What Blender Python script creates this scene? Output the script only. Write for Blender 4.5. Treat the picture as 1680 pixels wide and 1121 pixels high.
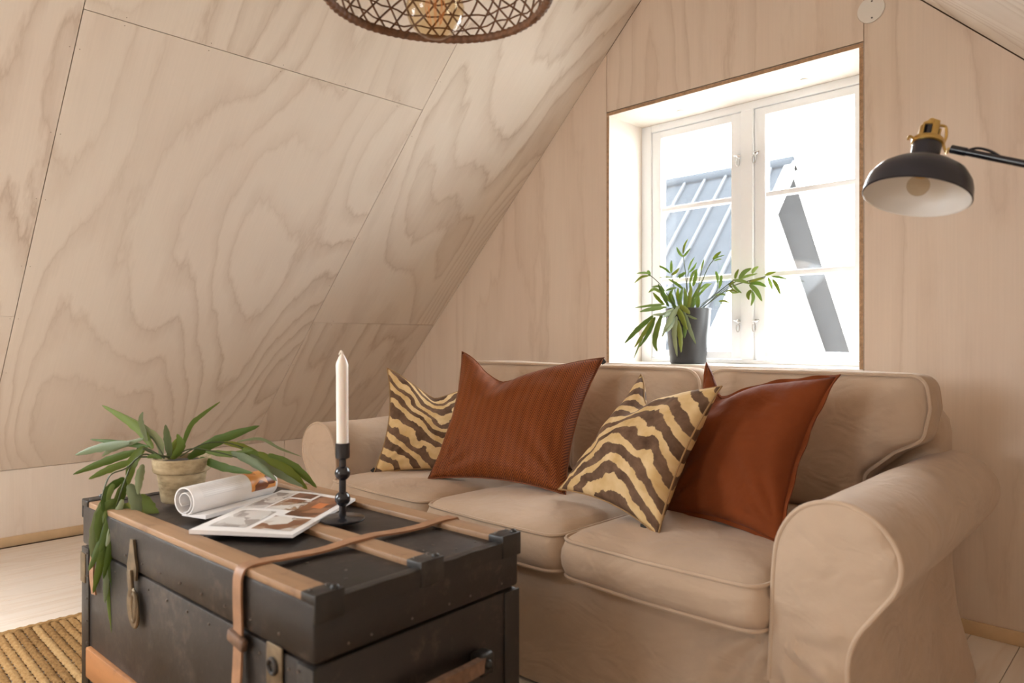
import bpy, bmesh, math, random
from mathutils import Vector, Matrix, noise
random.seed(7)
PI = math.pi
for o in list(bpy.data.objects): bpy.data.objects.remove(o, do_unlink=True)
SC = bpy.context.scene
COL = SC.collection

# ------------------------------------------------------------------ camera, sky, exposure
YAW, FPX, HOR = 0.7692, 1154.1, 559.2          # photograph is 1680 x 1121
cam_d = bpy.data.cameras.new('camera'); cam = bpy.data.objects.new('camera', cam_d); COL.objects.link(cam)
cam.location = (0, 0, 1.0); cam.rotation_euler = (PI/2, 0, YAW)
cam_d.sensor_width = 36; cam_d.lens = 36*FPX/1680; cam_d.shift_y = -1.3/1680
cam_d.clip_start = 0.02
cam_d.dof.use_dof = True; cam_d.dof.focus_distance = 2.45; cam_d.dof.aperture_fstop = 2.6
SC.camera = cam
world = bpy.data.worlds.new('overcast_sky'); SC.world = world; world.use_nodes = True
bg = world.node_tree.nodes['Background']; bg.inputs[0].default_value = (0.93, 0.965, 1.0, 1); bg.inputs[1].default_value = 26.0
SC.view_settings.view_transform = 'Standard'; SC.view_settings.look = 'None'
SC.view_settings.gamma = 1; SC.view_settings.use_curve_mapping = False; SC.view_settings.exposure = 0.12
SC.cycles.max_bounces = 12; SC.cycles.diffuse_bounces = 8; SC.cycles.transparent_max_bounces = 16
SC.cycles.use_denoising = True; SC.cycles.sample_clamp_indirect = 20.0
SC.cycles.caustics_reflective = False; SC.cycles.caustics_refractive = False

# room measures (metres)
D = 2.8134                 # gable wall with the window
K, KZ, M = -4.1357, 0.3702, 0.9911   # knee wall, its height, slope of the roof
APX, APZ = -1.484, 2.992   # ridge
WL, WR, WT, WB = -2.059, -0.9035, 2.104, 0.892   # window opening
YR = -2.7                  # rear gable wall behind the camera
XR = 2*APX-K               # right knee wall
RWL, RWR, RWB, RWT = -1.90, -1.05, 0.90, 1.80     # small window added in the rear gable to light the room

def portal(name, loc, rot, sx, sy):
    l = bpy.data.lights.new(name, 'AREA'); l.shape = 'RECTANGLE'; l.size = sx; l.size_y = sy
    l.cycles.is_portal = True
    o = bpy.data.objects.new(name, l); COL.objects.link(o); o.location = loc; o.rotation_euler = rot
portal('window_portal', ((WL+WR)/2, 3.16, (WT+WB)/2), (-PI/2, 0, 0), WR-WL, WT-WB)
SKA, SKB, SKX0, SKX1 = -1.45, -0.15, -3.55, -2.70    # unseen roof window added to the left slope for light: along y, across x
def slope_r(x): return KZ+M*(x-K)
_sn = Vector((M, 0, -1)).normalized()
portal('added_roof_window_portal', Vector(((SKX0+SKX1)/2, (SKA+SKB)/2, slope_r((SKX0+SKX1)/2)))-_sn*0.16, _sn.to_track_quat('-Z', 'Y').to_euler(), SKB-SKA, (SKX1-SKX0)*math.sqrt(1+M*M))
portal('rear_portal', ((RWL+RWR)/2, YR-0.2, (RWT+RWB)/2), (PI/2, 0, 0), RWR-RWL, RWT-RWB)

# ------------------------------------------------------------------ helpers
_c, _s = math.cos(YAW), math.sin(YAW)
FWD = Vector((-_s, _c, 0)); RGT = Vector((_c, _s, 0)); UP = Vector((0, 0, 1))
def at(u, v, d):      # point seen at photo position u, v at forward distance d
    return Vector((0, 0, 1)) + d*(FWD + RGT*((u-840)/FPX) + UP*((HOR-v)/FPX))
def onz(u, v, z):
    return at(u, v, (1-z)*FPX/(v-HOR))

def empty(name, loc=(0, 0, 0), rz=0.0):
    o = bpy.data.objects.new(name, None); COL.objects.link(o); o.location = loc; o.rotation_euler = (0, 0, rz)
    o.empty_display_size = 0.05
    return o
def tag(o, label=None, cat=None, group=None, kind=None):
    if label: o['label'] = label
    if cat: o['category'] = cat
    if group: o['group'] = group
    if kind: o['kind'] = kind
    return o
def world_of(o):
    m = Matrix.Identity(4)
    while o is not None:
        m = o.matrix_basis @ m; o = o.parent
    return m
def catmull(pts, n, closed=False):
    pts = [Vector(p) for p in pts]; N = len(pts); out = []
    segs = N if closed else N-1
    for i in range(segs):
        g = lambda k: pts[k % N] if closed else pts[max(0, min(N-1, k))]
        p0, p1, p2, p3 = g(i-1), g(i), g(i+1), g(i+2)
        for j in range(n):
            t = j/n
            out.append(0.5*((2*p1)+(p2-p0)*t+(2*p0-5*p1+4*p2-p3)*t*t+(3*p1-p0-3*p2+p3)*t**3))
    if not closed: out.append(pts[-1].copy())
    return out
def nz(p, sc, seed=0.0):
    return noise.noise(Vector(p)*sc + Vector((seed, seed*1.7, -seed)))

class MB:
    def __init__(self): self.v = []; self.f = []; self.uv = {}
    def add(self, vs, fs):
        b = len(self.v); self.v += [Vector(x) for x in vs]; self.f += [tuple(b+i for i in f) for f in fs]; return b
    def box(self, a, b, m=None):
        x0, y0, z0 = a; x1, y1, z1 = b
        vs = [Vector(p) for p in ((x0,y0,z0),(x1,y0,z0),(x1,y1,z0),(x0,y1,z0),(x0,y0,z1),(x1,y0,z1),(x1,y1,z1),(x0,y1,z1))]
        if m is not None: vs = [m @ p for p in vs]
        self.add(vs, [(0,3,2,1),(4,5,6,7),(0,1,5,4),(1,2,6,5),(2,3,7,6),(3,0,4,7)]); return self
    def bevbox(self, a, b, r=0.004, m=None, seg=2):
        bm = bmesh.new(); bmesh.ops.create_cube(bm, size=1)
        a = Vector(a); b = Vector(b)
        for v in bm.verts: v.co = Vector([(a[i]+b[i])/2+v.co[i]*(b[i]-a[i]) for i in range(3)])
        bmesh.ops.bevel(bm, geom=list(bm.edges), offset=r, segments=seg, profile=0.5, affect='EDGES')
        bm.verts.index_update()
        vs = [(m @ v.co) if m is not None else v.co.copy() for v in bm.verts]
        self.add(vs, [[v.index for v in f.verts] for f in bm.faces]); bm.free(); return self
    def rings(self, rings, close=True, cap0=True, cap1=True):
        n = len(rings[0]); b = len(self.v)
        for r in rings: self.v += [Vector(p) for p in r]
        for i in range(len(rings)-1):
            for j in range(n if close else n-1):
                k = (j+1) % n
                self.f.append((b+i*n+j, b+i*n+k, b+(i+1)*n+k, b+(i+1)*n+j))
        if close and cap0: self.f.append(tuple(b+j for j in reversed(range(n))))
        if close and cap1: self.f.append(tuple(b+(len(rings)-1)*n+j for j in range(n)))
        return self
    def tube(self, pts, r, seg=8, closed=False, flat=1.0, upv=None):
        pts = [Vector(p) for p in pts]; N = len(pts); rr = []
        nrm = None
        for i in range(N):
            if closed: t = pts[(i+1) % N]-pts[i-1]
            else: t = pts[min(N-1, i+1)]-pts[max(0, i-1)]
            if t.length < 1e-9: t = Vector((0, 0, 1))
            t.normalize()
            if upv is not None: nrm = Vector(upv)
            elif nrm is None: nrm = Vector((0, 0, 1)) if abs(t.z) < 0.9 else Vector((1, 0, 0))
            nrm = (nrm-t*nrm.dot(t)); nrm = nrm.normalized() if nrm.length > 1e-6 else t.orthogonal().normalized()
            bi = t.cross(nrm)
            rad = r(i/(N-1)) if callable(r) else r
            rr.append([pts[i]+nrm*(math.sin(2*PI*k/seg)*rad*flat)+bi*(math.cos(2*PI*k/seg)*rad) for k in range(seg)])
        if closed: rr.append(rr[0])
        self.rings(rr, True, not closed, not closed); return self
    def ribbon(self, pts, w, th, upv):
        """flat strap: rectangular section, w wide, th thick, upv(i) gives the face normal"""
        pts = [Vector(p) for p in pts]; N = len(pts); rr = []
        for i in range(N):
            t = (pts[min(N-1, i+1)]-pts[max(0, i-1)]).normalized()
            n = Vector(upv(i)); n = (n-t*n.dot(t)).normalized(); b = t.cross(n)
            rr.append([pts[i]+b*(sx*w/2)+n*(sz*th/2) for sx, sz in ((-1,-1),(1,-1),(1,1),(-1,1))])
        self.rings(rr); return self
    def lathe(self, prof, m, seg=32, cap0=True, cap1=True):
        rr = [[m @ Vector((r*math.cos(2*PI*k/seg), r*math.sin(2*PI*k/seg), h)) for k in range(seg)] for r, h in prof]
        self.rings(rr, True, cap0, cap1); return self
    def ball(self, c, r, seg=16, sc=(1, 1, 1)):
        prof = [(max(1e-4, r*math.sin(PI*i/(seg//2))), -r*math.cos(PI*i/(seg//2))) for i in range(seg//2+1)]
        m = Matrix.Translation(Vector(c)) @ Matrix.Diagonal((*sc, 1)); self.lathe(prof, m, seg); return self
    def grid(self, nu, nv, fn, uvs=True):
        b = len(self.v)
        for j in range(nv+1):
            for i in range(nu+1):
                self.v.append(Vector(fn(i/nu, j/nv))); self.uv[len(self.v)-1] = (i/nu, j/nv)
        for j in range(nv):
            for i in range(nu):
                a = b+j*(nu+1)+i; self.f.append((a, a+1, a+nu+2, a+nu+1))
        return self
    def prism(self, poly, m, th):
        n = len(poly)
        vs = [m @ Vector((x, y, 0)) for x, y in poly]+[m @ Vector((x, y, th)) for x, y in poly]
        self.add(vs, [tuple(reversed(range(n))), tuple(range(n, 2*n))]+[(i, (i+1) % n, n+(i+1) % n, n+i) for i in range(n)]); return self
    def mesh(self, name, mat, inv=None, smooth=True):
        me = bpy.data.meshes.new(name)
        me.from_pydata([(inv @ p) if inv is not None else p for p in self.v], [], self.f); me.update()
        if self.uv:
            ul = me.uv_layers.new(name='UVMap')
            for l in me.loops: ul.data[l.index].uv = self.uv.get(l.vertex_index, (0, 0))
        bm = bmesh.new(); bm.from_mesh(me); bmesh.ops.recalc_face_normals(bm, faces=bm.faces); bm.to_mesh(me); bm.free()
        if smooth:
            me.polygons.foreach_set('use_smooth', [True]*len(me.polygons))
            try: me.set_sharp_from_angle(angle=math.radians(smooth if smooth is not True else 42))
            except Exception: pass
        for mm in (mat if isinstance(mat, (list, tuple)) else [mat]): me.materials.append(mm)
        return me
    def build(self, name, mat, parent=None, smooth=True, local=False):
        inv = None if (parent is None or local) else world_of(parent).inverted()
        o = bpy.data.objects.new(name, self.mesh(name, mat, inv, smooth)); COL.objects.link(o)
        if parent is not None: o.parent = parent
        return o

# ------------------------------------------------------------------ materials
class Nd:
    def __init__(self, name):
        self.m = bpy.data.materials.new(name); self.m.use_nodes = True; self.t = self.m.node_tree
        self.b = self.t.nodes['Principled BSDF']; self.out = self.t.nodes['Material Output']
    def n(self, typ, props=None, **ins):
        x = self.t.nodes.new('ShaderNode'+typ)
        for k, v in (props or {}).items(): setattr(x, k, v)
        for k, v in ins.items():
            key = int(k[1:]) if k[0] == '_' and k[1:].isdigit() else k.replace('_', ' ')
            self.set(x.inputs[key], v)
        return x
    def set(self, sock, v):
        if hasattr(v, 'is_linked') or isinstance(v, bpy.types.NodeSocket): self.t.links.new(v, sock)
        elif isinstance(v, bpy.types.Node): self.t.links.new(v.outputs[0], sock)
        else: sock.default_value = v
    def math(self, op, a, b=0.0, c=None):
        x = self.t.nodes.new('ShaderNodeMath'); x.operation = op
        self.set(x.inputs[0], a); self.set(x.inputs[1], b)
        if c is not None: self.set(x.inputs[2], c)
        return x.outputs[0]
    def ramp(self, fac, stops, interp='LINEAR'):
        x = self.t.nodes.new('ShaderNodeValToRGB'); self.set(x.inputs[0], fac); cr = x.color_ramp; cr.interpolation = interp
        while len(cr.elements) > 1: cr.elements.remove(cr.elements[-1])
        cr.elements[0].position = stops[0][0]; cr.elements[0].color = (*stops[0][1], 1)
        for p, c in stops[1:]:
            e = cr.elements.new(p); e.color = (*c, 1)
        return x.outputs[0]
    def mix(self, fac, a, b, mode='MIX'):
        x = self.t.nodes.new('ShaderNodeMix'); x.data_type = 'RGBA'; x.blend_type = mode
        self.set(x.inputs[0], fac)
        for i, v in ((6, a), (7, b)):
            self.set(x.inputs[i], (*v, 1) if isinstance(v, tuple) and len(v) == 3 else v)
        return x.outputs[2]
    def coord(self, what='Object', scale=(1, 1, 1), rot=(0, 0, 0), loc=(0, 0, 0)):
        tc = self.t.nodes.new('ShaderNodeTexCoord')
        mp = self.n('Mapping', Vector=tc.outputs[what]); mp.inputs['Scale'].default_value = scale; mp.inputs['Rotation'].default_value = rot; mp.inputs['Location'].default_value = loc
        return mp.outputs[0]
    def noise(self, vec, scale, detail=2.0, rough=0.5, dist=0.0, w=None):
        x = self.t.nodes.new('ShaderNodeTexNoise')
        if w is not None: x.noise_dimensions = '4D'; self.set(x.inputs['W'], w)
        self.set(x.inputs['Vector'], vec); x.inputs['Scale'].default_value = scale; x.inputs['Detail'].default_value = detail
        x.inputs['Roughness'].default_value = rough; x.inputs['Distortion'].default_value = dist
        return x.outputs[0]
    def rnd(self, k=1.0):
        return self.math('MULTIPLY', self.t.nodes.new('ShaderNodeObjectInfo').outputs['Random'], k)
    def bump(self, h, strength=0.2, dist=0.01):
        x = self.n('Bump', Height=h); x.inputs['Strength'].default_value = strength; x.inputs['Distance'].default_value = dist
        self.t.links.new(x.outputs[0], self.b.inputs['Normal'])
    def fin(self, color=None, rough=None, metal=None, spec=None, **kw):
        if color is not None: self.set(self.b.inputs['Base Color'], (*color, 1) if isinstance(color, tuple) and len(color) == 3 else color)
        if rough is not None: self.set(self.b.inputs['Roughness'], rough)
        if metal is not None: self.b.inputs['Metallic'].default_value = metal
        if spec is not None: self.b.inputs['Specular IOR Level'].default_value = spec
        for k, v in kw.items(): self.set(self.b.inputs[k.replace('_', ' ')], v)
        return self.m
def srgb(r, g, b):
    f = lambda c: (c/255/12.92) if c/255 <= 0.04045 else ((c/255+0.055)/1.055)**2.4
    return (f(r), f(g), f(b))
def plain(name, col, rough=0.5, metal=0.0, var=0.0, vscale=20, bump=0.0, bscale=60, spec=None, **kw):
    N = Nd(name); c = col
    if var:
        nn = N.noise(N.coord('Object'), vscale, 4, 0.6)
        c = N.mix(N.math('MULTIPLY', N.math('SUBTRACT', nn, 0.5), 1.0), col, col)
        c = N.ramp(nn, [(0.25, tuple(x*(1-var) for x in col)), (0.75, tuple(min(1, x*(1+var)) for x in col))])
    if bump: N.bump(N.noise(N.coord('Object'), bscale, 3), bump, 0.004)
    return N.fin(c, rough, metal, spec, **kw)

def plywood(name, light, dark, lines=11.0, sx=1.5, sy=0.28, contrast=1.0, fibre=0.05):
    N = Nd(name); w = N.rnd(40)
    v = N.coord('Object', (sx, sy, 0.0))
    n1 = N.noise(v, 1.0, 1.6, 0.42, 0.35, w)
    jag = N.noise(N.coord('Object', (16, 3.4, 0)), 1.0, 4.0, 0.62, 0, w)
    ph = N.math('ADD', N.math('MULTIPLY', n1, lines), N.math('MULTIPLY', jag, 0.9))
    fr = N.math('FRACT', ph)
    mid = tuple((a*0.45+b*0.55) for a, b in zip(light, dark))
    band = N.ramp(fr, [(0.0, mid), (0.10, light), (0.55, light), (0.90, mid), (0.965, dark), (1.0, mid)])
    # whitewash: some bands hardly show
    wash = N.noise(N.coord('Object', (1.3, 0.6, 0)), 1.3, 3.0, 0.55, 0.2, w)
    f = N.ramp(wash, [(0.3, (0.15,)*3), (0.62, (contrast,)*3)])
    c = N.mix(f, light, band)
    pat = N.noise(N.coord('Object', (2.2, 0.7, 0)), 1.6, 3.0, 0.5, 0, N.math('ADD', w, 7.0))
    c = N.mix(N.ramp(pat, [(0.42, (0, 0, 0)), (0.7, (0.45,)*3)]), c, tuple(x*k for x, k in zip(light, (0.90, 0.84, 0.82))))
    fb = N.noise(N.coord('Object', (150, 3, 0)), 1.0, 2.0, 0.6, 0, w)
    c = N.mix(fibre*2, c, N.ramp(fb, [(0.3, tuple(x*0.72 for x in light)), (0.7, tuple(min(1, x*1.12) for x in light))]))
    N.bump(fb, 0.04, 0.002)
    return N.fin(c, 0.55, spec=0.3)

M_PLY = plywood('whitewashed_plywood', (0.745, 0.67, 0.585), (0.52, 0.42, 0.335), 22, 1.5, 0.40, 1.0)
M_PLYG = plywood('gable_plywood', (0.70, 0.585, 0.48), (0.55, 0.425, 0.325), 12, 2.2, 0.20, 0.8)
M_PLYK = plywood('knee_wall_plywood', (0.82, 0.745, 0.66), (0.68, 0.575, 0.48), 7, 2.2, 0.2, 0.7)
M_PLYW = plywood('reveal_plywood', (0.80, 0.74, 0.67), (0.68, 0.59, 0.50), 6, 2.0, 0.2, 0.5)
M_EDGE = plain('plywood_edge', (0.40, 0.25, 0.14), 0.7, var=0.35, vscale=90)
M_CORE = plain('dark_joint_timber', (0.16, 0.10, 0.06), 0.8)
M_BASE = plain('pine_baseboard', (0.64, 0.46, 0.27), 0.5, var=0.12, vscale=9)
def floorwood():
    N = Nd('soaped_pine_floor'); w = N.rnd(60)
    n1 = N.noise(N.coord('Object', (5, 0.5, 0)), 1.2, 3, 0.5, 0.6, w)
    fr = N.math('FRACT', N.math('MULTIPLY', n1, 9.0))
    a, b = (0.75, 0.67, 0.585), (0.70, 0.60, 0.50)
    c = N.ramp(fr, [(0, b), (0.2, a), (0.7, a), (1, b)])
    vo = N.n('TexVoronoi', {'voronoi_dimensions': '4D'}, Vector=N.coord('Object', (4.2, 1.7, 0)), W=w); vo.inputs['Scale'].default_value = 1.0
    kn = N.ramp(vo.outputs['Distance'], [(0.05, (1, 1, 1)), (0.13, (0, 0, 0))])
    c = N.mix(N.math('MULTIPLY', kn, 0.55), c, (0.34, 0.21, 0.13))
    return N.fin(c, 0.45, spec=0.35)
M_FLOOR = floorwood()
M_WHITE = plain('white_window_paint', (0.84, 0.855, 0.87), 0.32)
M_DISC = plain('white_cover_plastic', (0.72, 0.68, 0.62), 0.4)
def glass(name, tint, refl=0.06):
    N = Nd(name); t = N.n('BsdfTransparent'); t.inputs[0].default_value = (*tint, 1)
    g = N.n('BsdfGlossy'); g.inputs['Roughness'].default_value = 0.03
    lw = N.n('LayerWeight'); lw.inputs[0].default_value = 0.5
    fac = N.math('ADD', N.math('MULTIPLY', N.math('POWER', lw.outputs['Facing'], 4.0), 0.55), refl*0.6)
    mx = N.n('MixShader', None, _0=fac, _1=t.outputs[0], _2=g.outputs[0])
    N.t.links.new(mx.outputs[0], N.out.inputs[0]); N.t.nodes.remove(N.b); return N.m
M_PANE = glass('window_glass', (0.94, 0.95, 0.95))
M_BULB = glass('amber_bulb_glass', (0.93, 0.83, 0.66))
M_CLEARBULB = glass('clear_bulb_glass', (0.86, 0.80, 0.70))
M_FIL = plain('orange_filament', (0.75, 0.28, 0.06), 0.4)
M_STEEL = plain('bright_steel', (0.62, 0.62, 0.62), 0.25, 1.0)
def cloth(name, col, weave=700, wr=0.25, rough=0.85, sheen=0.15, var=0.06):
    N = Nd(name); co = N.coord('Object')
    w1 = N.n('TexWave', {'wave_type': 'BANDS', 'bands_direction': 'X'}, Vector=co); w1.inputs['Scale'].default_value = weave/6.28
    big = N.noise(co, 7, 4, 0.55)
    c = N.ramp(big, [(0.3, tuple(x*(1-var) for x in col)), (0.7, tuple(min(1, x*(1+var)) for x in col))])
    fold = N.noise(N.coord('Object', (1.0, 1.0, 1.6), (0.5, 0.3, 0.4)), 5.0, 2.0, 0.5, 1.6)
    h = N.math('ADD', N.math('MULTIPLY', fold, 1.4), N.math('MULTIPLY', N.noise(co, 22, 4, 0.55), 0.35))
    N.bump(h, wr*1.6, 0.02)
    return N.fin(c, rough, spec=0.2, Sheen_Weight=sheen)
M_SOFA = cloth('cream_cotton_slipcover', (0.50, 0.38, 0.28), wr=0.26)
M_PIPE = cloth('cream_piping', (0.52, 0.395, 0.29), wr=0.05)
def herringbone():
    N = Nd('rust_herringbone_weave'); tc = N.t.nodes.new('ShaderNodeTexCoord')
    sp = N.n('SeparateXYZ', Vector=tc.outputs['UV'])
    u, v = sp.outputs[0], sp.outputs[1]
    zig = N.math('PINGPONG', u, 1/34)
    ph = N.math('FRACT', N.math('MULTIPLY', N.math('ADD', v, N.math('MULTIPLY', zig, 1.5)), 50))
    c = N.ramp(ph, [(0.0, srgb(70, 30, 9)), (0.35, srgb(136, 72, 30)), (0.65, srgb(144, 78, 33)), (1.0, srgb(70, 30, 9))])
    col = N.ramp(N.math('FRACT', N.math('MULTIPLY', u, 17)), [(0, (0.86,)*3), (0.5, (1.0,)*3), (1, (0.86,)*3)])
    c = N.mix(1.0, c, col, 'MULTIPLY')
    N.bump(ph, 0.25, 0.003)
    return N.fin(c, 0.6, spec=0.15, Sheen_Weight=0.05)
M_HERR = herringbone()
M_LINEN = cloth('rust_linen', srgb(114, 54, 19), wr=0.22, var=0.10, sheen=0.05)
def zebra(name, mode):
    N = Nd(name); tc = N.t.nodes.new('ShaderNodeTexCoord')
    sp = N.n('SeparateXYZ', Vector=tc.outputs['UV']); u, v = sp.outputs[0], sp.outputs[1]
    vec = tc.outputs['UV']
    n1 = N.math('SUBTRACT', N.noise(vec, 3.3, 1.5, 0.5), 0.5)
    n2 = N.math('SUBTRACT', N.noise(vec, 16, 3, 0.6), 0.5)
    if mode == 'chevron':
        d = N.math('ABSOLUTE', N.math('SUBTRACT', u, 0.60))
        ph = N.math('SUBTRACT', v, N.math('MULTIPLY', N.math('POWER', d, 1.15), 0.75))
        ph = N.math('MULTIPLY', ph, 6.6); amp = 2.3
    else:
        d = N.math('SUBTRACT', u, 0.52)
        dl = N.math('MAXIMUM', N.math('MULTIPLY', d, -1.0), 0.0); dr = N.math('MAXIMUM', d, 0.0)
        arc = N.math('ADD', N.math('MULTIPLY', N.math('POWER', dl, 1.6), 1.35), N.math('MULTIPLY', N.math('POWER', dr, 1.7), 0.7))
        ph = N.math('MULTIPLY', N.math('ADD', v, arc), 6.0); amp = 1.5
    ph = N.math('ADD', ph, N.math('ADD', N.math('MULTIPLY', n1, amp), N.math('MULTIPLY', n2, 0.35)))
    sn = N.math('SINE', N.math('MULTIPLY', ph, 2*PI))
    wid = N.math('MULTIPLY', N.math('SUBTRACT', N.noise(vec, 2.6, 1, 0.5), 0.5), 1.6)
    f = N.ramp(N.math('ADD', N.math('MULTIPLY', N.math('ADD', sn, wid), 0.5), 0.5), [(0.44, (0, 0, 0)), (0.52, (1, 1, 1))])
    dark = N.ramp(N.noise(vec, 7, 4, 0.6), [(0.3, srgb(78, 56, 40)), (0.7, srgb(124, 98, 78))])
    lite = N.ramp(N.noise(vec, 5, 3, 0.6), [(0.3, srgb(192, 158, 104)), (0.7, srgb(222, 196, 152))])
    c = N.mix(f, lite, dark)
    N.bump(N.noise(N.coord('Object'), 26, 4, 0.55), 0.15, 0.006)
    return N.fin(c, 0.8, spec=0.2)
M_ZA = zebra('zebra_print_chevron', 'chevron'); M_ZB = zebra('zebra_print_arcs', 'arc')
M_SEAMR = plain('rust_seam_thread', srgb(118, 62, 25), 0.7)
M_SEAMZ = plain('tan_seam_thread', srgb(150, 118, 78), 0.8)
M_TAG = plain('black_cloth_tag', (0.02, 0.018, 0.016), 0.8)
def trunk_mat(name, base, wear, amt):
    N = Nd(name); co = N.coord('Object')
    n = N.noise(co, 5, 6, 0.65, 0.3); s = N.noise(co, 38, 4, 0.7)
    c = N.ramp(n, [(0.3, tuple(x*0.7 for x in base)), (0.7, tuple(x*1.35 for x in base))])
    f = N.math('MULTIPLY', N.ramp(N.math('ADD', N.math('MULTIPLY', s, 0.5), N.math('MULTIPLY', n, 0.5)), [(0.52, (0, 0, 0)), (0.70, (1, 1, 1))]), amt)
    c = N.mix(f, c, wear)
    N.bump(s, 0.25, 0.003)
    return N.fin(c, N.ramp(n, [(0.3, (0.36,)*3), (0.7, (0.52,)*3)]), spec=0.5)
M_TRUNK = trunk_mat('black_painted_trunk_canvas', (0.017, 0.0125, 0.0105), (0.12, 0.085, 0.062), 0.6)
M_IRON = trunk_mat('dark_iron_fitting', (0.018, 0.015, 0.013), (0.10, 0.085, 0.07), 0.35)
M_NAIL = plain('worn_steel_nail', (0.16, 0.14, 0.125), 0.4, 0.7)
def slat_mat(name, base, dk):
    N = Nd(name); n = N.noise(N.coord('Object', (3, 40, 20)), 1.0, 4, 0.6, 0.3); s = N.noise(N.coord('Object'), 14, 5, 0.7)
    c = N.ramp(n, [(0.3, tuple(x*0.78 for x in base)), (0.65, base)])
    c = N.mix(N.ramp(s, [(0.56, (0, 0, 0)), (0.74, (0.75,)*3)]), c, dk)
    N.bump(n, 0.2, 0.002)
    return N.fin(c, 0.5)
M_SLAT = slat_mat('worn_oak_slat', (0.35, 0.205, 0.11), (0.14, 0.07, 0.035))
M_SLAT2 = slat_mat('orange_stained_slat', (0.40, 0.17, 0.06), (0.16, 0.07, 0.03))
M_LEATH = plain('tan_leather', (0.32, 0.165, 0.085), 0.55, var=0.3, vscale=24, bump=0.2)
M_LEATHD = plain('old_brown_leather', (0.16, 0.09, 0.055), 0.5, var=0.5, vscale=40, bump=0.3)
M_BRASSOLD = plain('tarnished_brass', (0.20, 0.15, 0.095), 0.45, 0.75, var=0.35, vscale=40)
M_BRASS = plain('brass', (0.62, 0.42, 0.14), 0.28, 1.0)
M_BLACK = plain('black_enamel', (0.012, 0.012, 0.016), 0.22, spec=0.6)
M_NAVY = plain('blue_black_enamel', (0.014, 0.014, 0.022), 0.3, spec=0.6)
M_LINING = plain('off_white_enamel', (0.72, 0.68, 0.63), 0.4)
M_WAX = plain('white_wax', (0.82, 0.78, 0.72), 0.4, Subsurface_Weight=0.15)
M_WICK = plain('wick_cotton', (0.72, 0.64, 0.55), 0.9)
def terracotta():
    N = Nd('aged_terracotta'); co = N.coord('Object', (1, 1, 2.2)); n = N.noise(co, 16, 5, 0.65); r = N.noise(N.coord('Object', (6, 6, 60)), 1.0, 3, 0.6)
    c = N.ramp(n, [(0.3, srgb(120, 104, 78)), (0.5, srgb(172, 154, 122)), (0.72, srgb(196, 178, 146))])
    c = N.mix(N.ramp(r, [(0.5, (0, 0, 0)), (0.75, (0.5,)*3)]), c, srgb(104, 94, 66))
    return N.fin(c, 0.85, spec=0.2)
M_TERRA = terracotta()
M_SOIL = plain('dark_soil', (0.035, 0.024, 0.016), 0.95, var=0.5, vscale=60)
def leafmat(name, c1, c2):
    N = Nd(name); w = N.rnd(30); n = N.noise(N.coord('Object'), 12, 3, 0.55, 0, w); r = N.rnd(1.0)
    c = N.mix(r, c1, c2); c = N.mix(N.math('MULTIPLY', n, 0.5), c, tuple(x*0.55 for x in c1))
    N.fin(c, 0.42, spec=0.45)
    tr = N.n('BsdfTranslucent', None, Color=N.mix(0.35, c, (0.55, 0.62, 0.12)))
    mx = N.n('MixShader', None, _0=0.36, _1=N.b.outputs[0], _2=tr.outputs[0]); N.t.links.new(mx.outputs[0], N.out.inputs[0])
    return N.m
M_LEAF = leafmat('green_cactus_leaf', srgb(84, 114, 46), srgb(138, 158, 80))
M_LEAFY = leafmat('yellow_green_leaf', srgb(116, 132, 40), srgb(152, 158, 70))
M_LEAFP = leafmat('pale_grey_green_leaf', srgb(130, 146, 112), srgb(178, 188, 150))
M_LEAFB = leafmat('bamboo_leaf', srgb(98, 132, 58), srgb(160, 180, 110))
M_STEM = plain('dark_stem', srgb(70, 78, 44), 0.6)
M_POT = plain('charcoal_plastic_pot', (0.030, 0.031, 0.033), 0.38, spec=0.5)
M_PAPER = plain('magazine_paper', (0.78, 0.76, 0.75), 0.35)
def printmat(name, cols, sc):
    N = Nd(name); vo = N.n('TexVoronoi', None, Vector=N.coord('Object', sc)); vo.inputs['Scale'].default_value = 1.0
    nn = N.noise(N.coord('Object'), 60, 2)
    x = N.n('SeparateColor', None, _0=vo.outputs['Color'])
    c = N.ramp(N.math('ADD', N.math('MULTIPLY', x.outputs[0], 0.8), N.math('MULTIPLY', nn, 0.2)), [(i/len(cols), cc) for i, cc in enumerate(cols)], 'CONSTANT')
    return N.fin(c, 0.3)
P_BROWN = printmat('brown_photo_print', [srgb(96, 58, 40), srgb(130, 84, 58), srgb(112, 70, 50), srgb(150, 104, 76)], (24, 12, 24))
P_GREY = printmat('grey_photo_print', [srgb(176, 170, 166), srgb(200, 196, 192), srgb(150, 142, 138), srgb(214, 210, 206)], (26, 30, 26))
P_MIX = printmat('interior_photo_print', [srgb(128, 84, 60), srgb(210, 204, 198), srgb(160, 130, 108), srgb(196, 186, 178), srgb(100, 66, 50)], (30, 22, 30))
P_ORANGE = printmat('orange_photo_print', [srgb(190, 112, 46), srgb(220, 150, 80), srgb(120, 66, 36), srgb(224, 196, 160)], (22, 26, 30))
P_GLOW = plain('orange_print', srgb(196, 116, 66), 0.35)
P_TEXT = plain('pale_grey_text_print', (0.62, 0.61, 0.61), 0.4)
M_RATTAN = plain('brown_paper_cord', (0.16, 0.075, 0.035), 0.7, var=0.45, vscale=70)
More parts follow.
